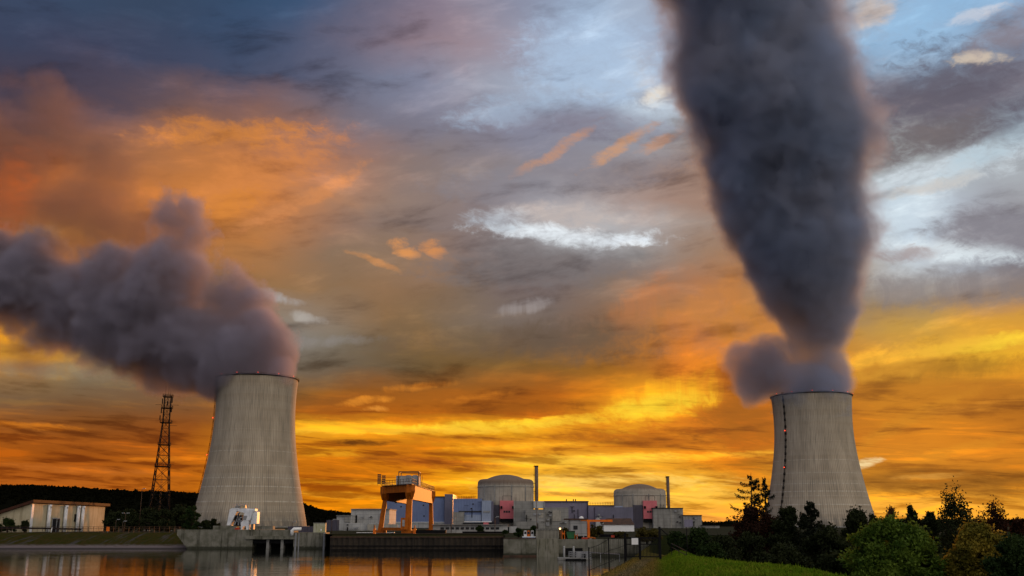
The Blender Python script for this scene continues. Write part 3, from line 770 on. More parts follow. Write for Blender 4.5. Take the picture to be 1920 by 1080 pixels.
    tag(o, 'tall dark grey steam column rising straight up from the tower behind the trees', 'steam plume', 'steam plumes')
    return o
def steam_drift():
    Y = YT; org = Vector((TL.location.x, Y, G + TH_TOP))
    dense = [(482, 712, 66, 0), (524, 698, 36, -20), (470, 655, 76, 10), (500, 640, 50, 0), (441, 562, 54, 20), (412, 548, 38, 0), (428, 672, 72, -10), (365, 645, 84, 10), (298, 638, 90, 20), (225, 608, 96, 30), (145, 570, 90, 40),
             (65, 536, 92, 50), (-25, 500, 92, 60), (-115, 470, 92, 70), (308, 545, 72, 0), (210, 520, 70, 20), (334, 402, 50, 10), (340, 450, 50, 15), (318, 500, 56, 10), (372, 520, 40, 5), (5, 440, 30, 40)]
    thin = [(235, 445, 76, 50), (150, 405, 88, 60), (60, 400, 72, 60), (185, 318, 66, 60), (95, 195, 62, 60), (135, 255, 52, 60), (40, 300, 60, 60), (20, 150, 30, 60), (-40, 340, 80, 60), (60, 655, 50, 30), (110, 645, 40, 30), (-20, 250, 60, 60)]
    conv = lambda L: [(P(x, y, Y + dy) - org, r * MPP(y, Y)) for x, y, r, dy in L]
    bd, bt = conv([(x, y, r * (1.0 if y > 690 else 1.16), d) for x, y, r, d in dense]), conv([(x, y, r * 1.22, d) for x, y, r, d in thin])
    def dens(N):
        p = N.new('ShaderNodeTexCoord').outputs['Object']
        wc = N.noise(p, .014, 6, .66, 0, 'Color'); w = N.vec('SCALE', N.vec('SUBTRACT', wc, (.5, .5, .5)), scale=110.0)
        x0, y0, z0 = N.sep(p); far = N.math('MAXIMUM', N.mr(z0, 0, 120, .3, 1.0), N.mr(x0, -40, -160, .3, 1.0))
        q = N.vec('ADD', p, N.vec('SCALE', w, scale=far))
        tb = N.math('MULTIPLY', N.math('SUBTRACT', N.noise(p, .045, 4, .62), .5), N.math('MULTIPLY', far, 38.0))
        a = N.math('DIVIDE', N.math('MAXIMUM', N.math('ADD', blob_chain(N, q, bd), tb), 0), N.math('MULTIPLY', far, 17.0), clamp=True)
        b = N.math('DIVIDE', N.math('MAXIMUM', blob_chain(N, q, bt), 0), 28.0, clamp=True)
        return N.math('MAXIMUM', N.math('POWER', a, 1.3), N.math('MULTIPLY', N.math('POWER', b, 1.3), .24)), N.mr(a, 0, .5)
    mat = plume_material('steam_drift', dens, (.56, .53, .66), .06, .2, (.40, .29, .26))
    o = hull('steam_plume', [ico(c, r * 1.03 + 15) for c, r in bd + bt], 9.0, mat, org)
    tag(o, 'wide brown and grey steam cloud drifting left from the tower beside the mast', 'steam plume', 'steam plumes')
steam_column(); steam_drift()

# ------------------------------------------------------------------ far bank: pump house, fence, mast, lamps
def fbox(mb, px0, pyt, px1, Y, depth, pyb=None, z0=None):
    """a block whose front face spans these photo columns at distance Y"""
    zt = PZ(pyt, Y); zb = z0 if z0 is not None else (PZ(pyb, Y) if pyb is not None else G - .2)
    pm = min(985, (pyt + 985) / 2)
    mb.box(P(px0, pm, Y).x, P(px1, pm, Y).x, Y, Y + depth, zb, zt); return mb

def pump_house():
    t = thing('pump_house', 'long cream building with brown mono pitch roof and drainpipes behind the far railing', 'building', (-172, 371, G))
    t.scale = (1.12, 1.12, 1.12)
    L, W, H = 60., 13., 8.9; lowz = 4.6
    wall = MB(); wall.prism([(-W, -.3), (0, -.3), (0, H), (-W, lowz)], 0, L); wall.build('wall', M['cream'], t)
    rf = MB(); dx = .9; s = (H - lowz) / W
    rf.prism([(-W - 1.5, lowz - 1.5 * s + .02), (dx, H + dx * s + .02), (dx, H + dx * s + .95), (-W - 1.5, lowz - 1.5 * s + .95)], -1.0, L + 2.5); rf.build('roof', M['brown_roof'], t)
    MB().box(.05, .25, -.02, 1.4, -.3, H - .1).build('corner_pier', M['white_paint'], t)
    for y, n in ((11.5, 2), (24.2, 2), (34.5, 2), (38.4, 2)):
        d = MB(); r = 0.42
        for k in range(n): d.tube([(.55, y + k * .95, -.3), (.55, y + k * .95, H - .55)], r, 10)
        d.tube([(.55, y + .45, H - .95), (.55, y + .45, H - .1)], .72, 10); d.build('downpipe', M['white_paint'], t)
    door = MB().box(.02, .18, 15.8, 21.3, -.2, 4.3).build('door', M['dark_glass'], t)
    fr = MB(); fr.box(.1, .3, 15.5, 15.8, -.2, 4.6); fr.box(.1, .3, 21.3, 21.6, -.2, 4.6); fr.box(.1, .3, 15.8, 21.3, 4.3, 4.6); fr.box(.19, .3, 18.9, 19.2, -.2, 4.3)
    fr.build('frame', M['steel_grey'], door)
    MB().box(.02, .4, 33.2, 34.0, 3.4, 6.0).build('wall_cabinet', M['dark_steel'], t)
    e = MB(); e.box(-W + 2, -W + 4, -.06, .02, 0, 2.4); e.build('side_door', M['concrete_grey'], t)
pump_house()

def bank_fence():
    x0, x1, Y = -190., PX(347, 346.5), 346.5
    t = thing('railing', 'long dark metal railing along the top of the grassy far bank', 'fence', ((x0 + x1) / 2, Y, G))
    n = 48; L = x1 - x0; xs = [-L / 2 + L * i / n for i in range(n + 1)]
    for x in xs: MB().box(x - .05, x + .05, -.05, .05, 0, 1.95).build('post', M['rust_steel'], t)
    for z in (.25, 1.35, 1.95): MB().box(-L / 2, L / 2, -.12, -.055, z - .045, z + .045).build('rail', M['rust_steel'], t)
    b = MB()
    for i in range(int(L / .45)): x = -L / 2 + .2 + i * .45; b.box(x - .018, x + .018, -.04, -.005, .25, 1.9)
    b.build('infill_bars', M['dark_steel'], t)
    # pipe run and low walls behind the railing on the left
    tag(MB().tube([(-190, 353, G + 1.6), (-160, 355, G + 1.4), (-148, 358, G + 1.1)], .28, 10).tube([(-183, 353.3, G), (-183, 353.3, G + 1.5)], .2, 8).build('pipe', M['dark_steel']), 'dark pipe run behind the railing in front of the cream building', 'pipe')
    s = thing('warning_board', 'small orange board fixed to the railing right of the cream building', 'sign', (PX(203, 346.2), 346.2, G))
    MB().box(-.5, .5, -.06, -.01, .5, 1.9).build('panel', M['orange_bright'], s); MB().box(-.06, .06, 0, .08, 0, 1.9).build('bracket', M['steel_grey'], s)
    q = thing('marker_post', 'leaning white marker post on the bank in front of the railing', 'post', (PX(97, 345.4), 345.4, G)); q.rotation_euler.y = R(6)
    MB().tube([(0, 0, -.2), (0, 0, 1.6)], [.16, .14], 8).build('shaft', M['plastic_white'], q); MB().lathe([(.02, 1.9), (.17, 1.8), (.18, 1.5), (.14, 1.45)], 8).build('cap', M['steel_grey'], q)
bank_fence()

def mast():
    Y = 455.; b = P(296, 990, Y); t = thing('lattice_mast', 'tall dark steel lattice radio mast with platforms left of the cooling tower', 'mast', (b.x, Y, G), R(12))
    H = PZ(741, Y) - G; wb, wt = 4.6, 1.35
    lev = [0, .14, .26, .37, .465, .55, .625, .69, .75, .805, .855, .90, .945, 1.0]
    hw = lambda k: wb + (wt - wb) * min(1, k / .8)
    cs = [(-1, -1), (1, -1), (1, 1), (-1, 1)]
    for sx, sy in cs:
        MB().tube([(sx * hw(k), sy * hw(k), H * k) for k in (0, .8, 1)], [.3, .2, .14], 6).build('leg', M['dark_steel'], t)
    br = MB()
    for k0, k1 in zip(lev[:-1], lev[1:]):
        a, c = hw(k0), hw(k1); w = .16 if k0 < .6 else .11
        for i in range(4):
            p, q = cs[i], cs[(i + 1) % 4]
            br.bar((p[0] * a, p[1] * a, H * k0), (q[0] * c, q[1] * c, H * k1), w); br.bar((q[0] * a, q[1] * a, H * k0), (p[0] * c, p[1] * c, H * k1), w)
            br.bar((p[0] * c, p[1] * c, H * k1), (q[0] * c, q[1] * c, H * k1), w)
    br.build('bracing', M['dark_steel'], t)
    for k, o in ((.465, .5), (.625, .5), (.79, 1.0), (.90, .9), (.985, .7)):
        w = hw(k) + o; pf = MB(); pf.box(-w, w, -w, w, H * k, H * k + .18)
        for x in np.linspace(-w, w, 5):
            for y in (-w, w): pf.bar((x, y, H * k), (x, y, H * k + 1.2), .08); pf.bar((y, x, H * k), (y, x, H * k + 1.2), .08)
        for s in (-w, w): pf.bar((-w, s, H * k + 1.2), (w, s, H * k + 1.2), .08); pf.bar((s, -w, H * k + 1.2), (s, w, H * k + 1.2), .08)
        pf.build('platform', M['dark_steel'], t)
    ld = MB()
    for s in (-.25, .25): ld.bar((s, .3, 0), (s, .3, H), .09)
    for z in np.arange(1, H, .9): ld.bar((-.25, .3, z), (.25, .3, z), .07)
    ld.build('ladder', M['rust_steel'], t)
    rnd = random.Random(2)
    for k, x, y, h in ((.86, -2.2, -1.5, 2.6), (.87, 2.1, -1.7, 2.2), (.93, -2.0, -1.6, 2.4), (.94, 2.1, -1.5, 2.2), (.81, -2.5, -1.8, 2.0), (.92, .3, -2.2, 1.8)):
        a = MB(); a.box(x - .22, x + .22, y - .15, y + .15, H * k, H * k + h); a.bar((x, y, H * k + .4), (x * .6, y * .6, H * k + .4), .09); a.build('panel_antenna', M['dark_steel'], t)
    for x in (-1.0, .2, 1.1): MB().tube([(x, -.8, H), (x, -.8, H + rnd.uniform(2.5, 5))], .06, 5).build('whip_antenna', M['dark_steel'], t)
    for z, s in ((.925, 1), (.925, -1), (.77, 1), (.5, 1), (.48, 1)): MB().bar((s * 1.2, -1, H * z), (s * 5, -1, H * z), .12).build('dipole', M['dark_steel'], t)
    for sx, sy in cs: MB().box(sx * wb - .8, sx * wb + .8, sy * wb - .8, sy * wb + .8, -.3, .5).build('footing', M['concrete_grey'], t)
mast()

def lamp_post(px, py, Y, label, heads=1):
    b = PX(px, Y); H = PZ(py, Y) - G
    t = thing('street_lamp', label, 'street lamp', (b, Y, G), group='street lamps behind the railing')
    MB().tube([(0, 0, -.2), (0, 0, H)], [.13, .07], 8).build('pole', M['rust_steel'], t)
    for s in ((1,) if heads == 1 else (1, -1)):
        MB().bar((0, 0, H - .1), (s * .9, 0, H + .15), .1).build('arm', M['steel_grey'], t)
        MB().box(s * .9 - .5, s * .9 + .5, -.2, .2, H + .1, H + .32).build('lamp_head', M['steel_grey'], t)
    return t
lamp_post(261, 917, 420, 'tall thin lamp post just left of the lattice mast')
lamp_post(234, 963, 385, 'short lamp post with two heads behind the railing', 2)
lamp_post(217, 975, 380, 'low lamp post with a pale head nearest the cream building')
lamp_post(230, 978, 378, 'low lamp post right behind the two headed one')

# ------------------------------------------------------------------ intake structure, quays
def intake():
    Y = 304.; t = thing('intake_structure', 'stained concrete water intake wall with a dark opening below the white machine', 'intake', (0, 0, 0))
    zt = PZ(993, Y); x0, x1 = XW0 + .3, PX(612, Y); o0, o1 = PX(475, Y), PX(552, Y); zo = PZ(1011, Y)
    MB().prism([(x0 + 4.3, -1.5), (o0, -1.5), (o0, zt), (x0 - .3, zt), (x0 - .3, G - .3)], Y, Y + 42.5).build('abutment', M['concrete_wet'], t)
    MB().box(o0, o1, Y + .4, Y + 6, zo, zt - .05).build('lintel', M['concrete_wet'], t)
    MB().box(PX(462, Y), o1 + .4, Y - .5, Y + .4, zo, zo + .9).build('ledge', M['concrete_wet'], t)
    MB().box(o1, x1, Y - .2, Y + 6, -1.5, zt - .8).build('pier', M['concrete_wet'], t)
    MB().box(o0 + .02, o1 - .02, Y + 5.2, Y + 5.9, -1.5, zo - .01).build('back_wall', M['shade_black'], t)  # shade of the recess put into this wall's colour
    for px in (503, 530): MB().box(PX(px, Y) - .4, PX(px, Y) + .4, Y + .5, Y + 3.5, -1.5, zo - .01).build('divider', M['concrete_grey'], t)
    MB().box(o0 + .05, o1 - .05, Y + .6, Y + 1.0, zo - 1.2, zo - .02).build('curtain_beam', M['dark_steel'], t)
    k = MB()
    for px, w in ((556, .5), (562, .3), (609, .5)): MB().box(PX(px, Y) - w / 2, PX(px, Y) + w / 2, Y - .45, Y - .21, -.5, zt - 1).build('guide_rail', M['steel_grey'], t)
    MB().box(PX(396, Y), PX(440, Y), Y + 2, Y + 5, zt, zt + 1.1).build('low_wall', M['concrete_wet'], t)
    MB().box(PX(476, Y), PX(510, Y), Y + 1.2, Y + 4, zt, zt + 1.0).build('low_wall', M['concrete_wet'], t)
    e = tag(MB().tube([(PX(548, 303), 303.2, zt - 1.6), (PX(548, 303), 303.2, zt - .3), (PX(551, 303), 303.4, zt + .15), (PX(564, 303), 304, zt + .2)], [.5, .5, .5, .45], 10).build('bent_pipe', M['plastic_white']), 'white bent pipe end over the wall beside the dark opening', 'pipe')
    c = thing('cabinet', 'pale stained switch cabinet standing on the pier right of the white machine', 'cabinet', (PX(600, 306), 306, zt - .8))
    w, h = 1.75, PZ(981, 306) - zt + .8
    MB().box(-w, w, -.8, .8, 0, h).build('body', weathered('cabinet', (.42, .42, .34), (.30, .31, .16), .5, .7, .7, (.14, .15, .02), sx=1.5), c)
    MB().box(-w - .1, w + .1, -.9, .9, h, h + .12).build('cover', M['concrete_grey'], c)
    MB().box(.35, .75, -.86, -.81, .5, .95).build('plate', M['plastic_white'], c)
    return zt
ZI = intake()

def rake_machine():
    Y = 308.; x = lambda px: PX(px, Y) - PX(455, Y); z = lambda py: PZ(py, Y) - ZI
    t = thing('trash_rake', 'white angular trash rake machine standing on the intake in front of the left tower', 'machine', (PX(455, Y), Y, ZI))
    def poly(pts, y0, y1): return MB().prism([(x(a), z(b)) for a, b in pts][::-1], y0, y1)
    poly([(428, 985), (432, 955), (436, 953), (446, 953), (444, 962), (434, 985)], -1.8, 1.6).build('side_panel', M['white_paint'], t)
    poly([(436, 956), (437, 953), (479, 954), (479, 958), (471, 960), (460, 962)], -1.5, 1.5).build('top_beam', M['white_paint'], t)
    poly([(462, 956), (476, 956), (471, 976), (458, 977), (459, 968)], -2.1, 1.4).build('chute_cover', M['white_paint'], t)
    poly([(475, 958), (483, 960), (483, 982), (471, 983), (473, 972)], -1.2, 1.9).build('hopper', M['white_paint'], t)
    poly([(455, 979), (458, 976), (469, 977), (469, 996), (466, 996), (464, 986), (459, 987), (457, 996), (455, 996)], -2.0, .2).build('leg_frame', M['white_paint'], t)
    poly([(431, 985), (436, 985), (436, 996), (431, 996)], -1, .6).build('leg_frame', M['white_paint'], t)
    poly([(472, 983), (476, 983), (476, 996), (472, 996)], -.3, 1.2).build('leg_frame', M['steel_grey'], t)
    poly([(440, 986), (441, 966), (454, 966), (455, 986)], -.9, 1.3).build('rake_carriage', M['dark_steel'], t)
    a = MB()
    for (p, q) in (((442, 984), (450, 962)), ((454, 984), (447, 962)), ((445, 972), (456, 970)), ((440, 978), (455, 976)), ((449, 985), (449, 960))): a.bar((x(p[0]), -1.3, z(p[1])), (x(q[0]), -1.3, z(q[1])), .3)
    a.build('rake_arm', M['steel_grey'], t)
    poly([(440, 954), (440, 949), (449, 949), (449, 954)], -1, .8).build('winch', M['concrete_grey'], t)
    poly([(452, 953), (452, 947), (459, 947), (460, 953)], -1, .8).build('winch_cover', weathered('beige_cover', (.55, .45, .28), (.45, .36, .2), .6, .5, .3), t)
    r = MB()
    for p in (437, 441, 446, 451, 456, 461): r.bar((x(p), -1.2, z(953)), (x(p), -1.2, z(945)), .1); r.bar((x(p), 1.2, z(953)), (x(p), 1.2, z(946)), .1)
    for h in (945, 948): r.bar((x(437), -1.2, z(h)), (x(461), -1.2, z(h)), .1); r.bar((x(437), 1.2, z(h + 1)), (x(461), 1.2, z(h + 1)), .1)
    r.build('railing', M['steel_grey'], t)
    poly([(459, 967), (466, 967), (464, 975), (459, 975)], -2.25, -2.1).build('vent', M['steel_grey'], t)
    MB().box(x(446), x(454), -3.3, -2.6, 0, .5).build('red_bin', M['red'], t)
rake_machine()

def quays():
    t = thing('quay_wall', 'long low dark brown sheet pile quay wall below the orange gantry crane', 'quay wall')
    Y = 284.; x0, x1 = PX(620, Y), PX(945, Y); zt = PZ(1008, Y)
    w = MB(); n = 130; v = []                                            # corrugated piles
    for i in range(n + 1):
        x = x0 + (x1 - x0) * i / n; y = Y + (.0 if (i // 2) % 2 else .28); v += [(x, y, -1.5), (x, y, zt)]
    w.add(v, [(2 * i, 2 * i + 2, 2 * i + 3, 2 * i + 1) for i in range(n)]); w.build('piles', M['sheet_pile'], t)
    MB().box(x0, x1, Y - .12, Y + .9, zt - .02, zt + .3).build('capping_beam', M['rust_steel'], t)
    for z in (1.25, .25): MB().box(x0, x1, Y - .16, Y - .03, z - .12, z + .12).build('waling', M['dark_steel'], t)
    b = MB(); b.add([(x0, Y + .9, zt + .2), (x1, Y + .9, zt + .2), (x1, 289, G + .03), (x0, 289, G + .03)], [(0, 1, 2, 3)]); struct(b.build('bank', ground_material('quay_bank', (.03, .026, .012), (.022, .026, .010), (.05, .035, .018), .3, 2, .3)))
    Y = 231.; t = thing('concrete_quay', 'pale stained concrete quay wall right of the dark sheet piles', 'quay wall')
    x0, x1, xr = PX(945, Y) - .1, PX(1006, Y), PX(1195, Y) + 3; zt = PZ(1010, Y)
    MB().box(x0, x1, Y, Y + 3, -1.5, zt).build('wall_panel', M['concrete_wet'], t)
    MB().box(x1, PX(1047, Y), Y - .15, Y + 3, -1.5, zt + .02).build('wall_panel', weathered('concrete_streaked', (.24, .23, .19), (.16, .155, .115), .5, .85, 1.0, (.02, .02, .012), sx=3.5), t)
    MB().box(PX(1047, Y), xr, Y + .5, Y + 3, -1.5, zt - .15).build('wall_panel', M['concrete_wet'], t)
    MB().box(x0 - .1, x1 - .05, Y - .25, Y - .01, -.5, .28).build('plinth', M['rust_steel'], t)
    MB().box(x0, x1 - .1, Y - .12, Y + .5, zt + .002, zt + .16).build('coping', M['rust_steel'], t)
    MB().box(PX(1056, Y), PX(1092, Y), Y + .38, Y + .49, .3, 1.8).build('culvert_shade', M['shade_black'], t)  # flat plate on the wall, the culvert's inner shade as black colour
    d = thing('concrete_pit', 'ribbed grey concrete box on the quay beside the small parked vans', 'concrete box', (PX(1026, 233), 233, zt))
    hw, h = (PX(1047, 233) - PX(1006, 233)) / 2, PZ(993, 233) - zt
    b = MB().box(-hw, hw, 0, 3, 0, h)
    b.build('body', M['concrete_wet'], d); r = MB()
    for i in range(17): xx = -hw + hw * 2 * i / 16; r.box(xx - .06, xx + .06, -.12, -.003, 0, h - .15)
    r.build('ribs', M['concrete'], d); MB().box(-hw - .1, hw + .1, -.2, 3.1, h, h + .12).build('lid', M['concrete_grey'], d)
    return zt
ZQ = quays()

# ------------------------------------------------------------------ gantry crane
def gantry():
    # four legs measured from the photo; the bridge runs away from the camera to the right
    YA, YB = 318., 318.
    t = thing('gantry_crane', 'big orange gantry crane with a winch house on the dark quay', 'crane', (PX(764, 322), 322, G))
    o = Vector((PX(764, 322), 322, G))
    ground = lambda px, Y: Vector((PX(px, Y), Y, G)) - o
    top = lambda px, py, Y: P(px, py, Y) - o
    Yn, Yf, Yl = 312., 372., 326.
    legs = {'near': (ground(765, Yn), top(768, 936, Yn), 1.25), 'left': (ground(713.5, Yl), top(722, 931, Yl), .95), 'right': (ground(808.5, Yf), top(808, 938, Yf), 1.0)}
    far = legs['left'][0] + legs['right'][0] - legs['near'][0]; zt = legs['near'][1].z
    legs['far'] = (far, far + Vector((0, 0, zt)), 1.0)
    for k, (a, b, w) in legs.items():
        b = Vector((b.x, b.y, zt)); m = MB()
        q = [(-.8, -.7), (.8, -.7), (.8, .7), (-.8, .7)]
        m.hexa([a + Vector((i * w, j * w, .9)) for i, j in q], [b + Vector((i * w * .8, j * w * .8, 0)) for i, j in q]); g = m.build('leg', M['orange'], t)
        MB().box(a.x - 1.9, a.x + 1.9, a.y - .8, a.y + .8, .12, .9).build('bogie', M['orange'], g)
    # portal beams across the legs (left girder) and long girders (near-right)
    N_, L_, R_, F_ = [Vector((legs[k][1].x, legs[k][1].y, zt)) for k in ('near', 'left', 'right', 'far')]
    along = (R_ - N_).normalized(); across = (L_ - N_).normalized(); up = Vector((0, 0, 1))
    hb = PZ(909, Yn) - G - zt
    def girder(a, b, name, over, thick):
        d = (b - a).normalized(); n = d.cross(up) * thick / 2; m = MB()
        p = [a - d * .6, b + d * .6, b + d * over + up * hb * .45, b + d * over + up * hb, a - d * over + up * hb, a - d * over + up * hb * .45]
        m.add([v + n for v in p] + [v - n for v in p], [tuple(range(6)), tuple(range(6, 12))[::-1]] + [((i + 1) % 6, i, 6 + i, 6 + (i + 1) % 6) for i in range(6)])
        return m.build(name, M['orange'], t)
    girder(N_, R_, 'girder', 2.2, 1.4); girder(L_, F_, 'girder', 2.2, 1.4)
    def end_beam(a, b, over, thick):                      # shallow beam with a haunch running down into each leg
        d = (b - a).normalized(); n = d.cross(up) * thick / 2; m = MB()
        p = [a + d * .7, a + d * 1.7 + up * hb * .5, b - d * 1.7 + up * hb * .5, b - d * .7, b + d * .7, b + d * over + up * hb * .55, b + d * over + up * hb, a - d * over + up * hb, a - d * over + up * hb * .55, a - d * .7]
        k = len(p); m.add([v + n for v in p] + [v - n for v in p], [tuple(range(k)), tuple(range(k, 2 * k))[::-1]] + [((i + 1) % k, i, k + i, k + (i + 1) % k) for i in range(k)])
        return m.build('end_beam', M['orange'], t)
    end_beam(N_, L_, 2.0, 1.5); end_beam(R_, F_, 2.0, 1.3)
    # deck and railing
    zd = zt + hb; c = [N_ - along * 2.4 - across * 1.8, R_ + along * 2.4 - across * 1.8, F_ + along * 2.4 + across * 1.8, L_ - along * 2.4 + across * 1.8]
    c = [Vector((v.x, v.y, zd)) for v in c]
    m = MB(); m.hexa([v + up * .02 for v in c], [v + up * .2 for v in c]); m.build('deck', M['rust_steel'], t)
    rl = MB()
    for i in range(4):
        a, b = c[i], c[(i + 1) % 4]; n = max(4, int((b - a).length / 1.8))
        for k in range(n + 1): p = a.lerp(b, k / n); rl.bar(p + up * .2, p + up * 1.7, .1)
        for h in (1.0, 1.7): rl.bar(a + up * h, b + up * h, .09)
    rl.build('railing', M['rust_steel'], t)
    # winch house
    ctr = (N_ + R_ + L_ + F_) / 4; ctr = ctr.lerp(N_, .12)
    h0 = zd + .2; wx, wy = (P(786, 900, 325).x - P(744, 900, 325).x) / 2, 3.2
    cx = P(766, 900, 325).x - o.x; cy = 325 - o.y; hh = PZ(893, 325) - G - h0
    house = MB(); house.box(cx - wx, cx + wx, cy - wy, cy + wy, h0, h0 + hh); hs = house.build('winch_house', M['concrete_white'], t)
    lv = MB()
    for i in range(9): x = cx - wx + .4 + (2 * wx - .8) * i / 8; lv.box(x - .07, x + .07, cy - wy - .06, cy - wy - .003, h0 + .2, h0 + hh - .2)
    lv.build('panel_joint', M['steel_grey'], hs)
    for xx in (cx - .4, cx + 1.7): MB().box(xx, xx + 1.4, cy - wy - .2, cy - wy - .01, h0 + hh * .45, h0 + hh + .2).build('cabinet', M['steel_grey'], hs)
    fr = MB(); zf = PZ(885.5, 325) - G; x0, x1 = cx - wx + .8, cx + wx - .1
    for x in (x0, x1):
        for y in (cy - wy - .35, cy + wy + .35): fr.bar((x, y, h0), (x, y, zf), .22)
        fr.bar((x, cy - wy - .35, zf), (x, cy + wy + .35, zf), .25)
    for y in (cy - wy - .35, cy + wy + .35): fr.bar((x0, y, zf), (x1, y, zf), .25)
    fr.bar((x1, cy - wy - .35, zf), (x1 + 1.2, cy - wy - .35, h0), .12); fr.bar((x1 + 1.2, cy - wy - .35, h0), (x1 + 1.2, cy - wy - .35, h0 + hh), .1)
    fr.build('house_frame', M['rust_steel'], t)
    for px in (711, 719.5):
        p = P(px, 900, 320) - o; g = MB(); h1 = PZ(888 + (px - 711) * .3, 320) - G
        for i in range(5): g.box(p.x - .45, p.x + .45, p.y, p.y + .1, zd + .6 + i * (h1 - zd - .6) / 5, zd + .45 + (i + 1) * (h1 - zd - .6) / 5)
        for s in (-.5, .5): g.bar((p.x + s, p.y + .05, zd + .1), (p.x + s, p.y + .05, h1), .09)
        g.build('resistor_rack', M['rust_steel'], t)
    # sill beam and the driver's cabin on the near leg
    a, b = legs['near'][0], legs['left'][0]
    MB().bar(a + up * 1.3 + (b - a).normalized() * 1.6, b + up * 1.3 - (b - a).normalized() * 1.5, 1.0, .9).build('sill_beam', M['orange'], t)
    cabin = MB(); cabin.box(a.x - 2.0, a.x + .1, a.y - 1.9, a.y - 1.25, 1.2, 4.6); cb = cabin.build('cabin', M['orange'], t)
    MB().box(a.x - 1.5, a.x - .8, a.y - 1.96, a.y - 1.905, 2.1, 4.0).build('door', M['concrete_white'], cb)
    # narrow ladder tower behind the near leg
    q = a + (legs['far'][0] - a) * .25; l2 = MB()
    l2.hexa([q + Vector((i * .9, j * .9, .1)) for i, j in ((-.5, -.5), (.5, -.5), (.5, .5), (-.5, .5))], [q + Vector((i * .5, j * .5, zt)) for i, j in ((-.5, -.5), (.5, -.5), (.5, .5), (-.5, .5))]); l2.build('ladder_leg', M['orange'], t)
    for px in (702.5, 778):
        pp = ground(px, 311); f = thing('buffer_stop', 'orange rail buffer stop %s of the gantry crane' % ('left' if px < 710 else 'right'), 'buffer stop', pp + o, group='crane rail buffer stops')
        MB().box(-.4, .4, -.4, .4, 0, 1.4).build('block', M['orange_bright'], f); MB().box(-.15, .15, -.15, .15, 1.4, 2.4).build('post', M['orange'], f)
    rl2 = tag(MB().bar(ground(690, 316) + o + up * .05, ground(1030, 316) + o + up * .05, .15).build('crane_rail', M['rust_steel']), 'steel crane rail along the quay under the gantry', 'rail')
gantry()

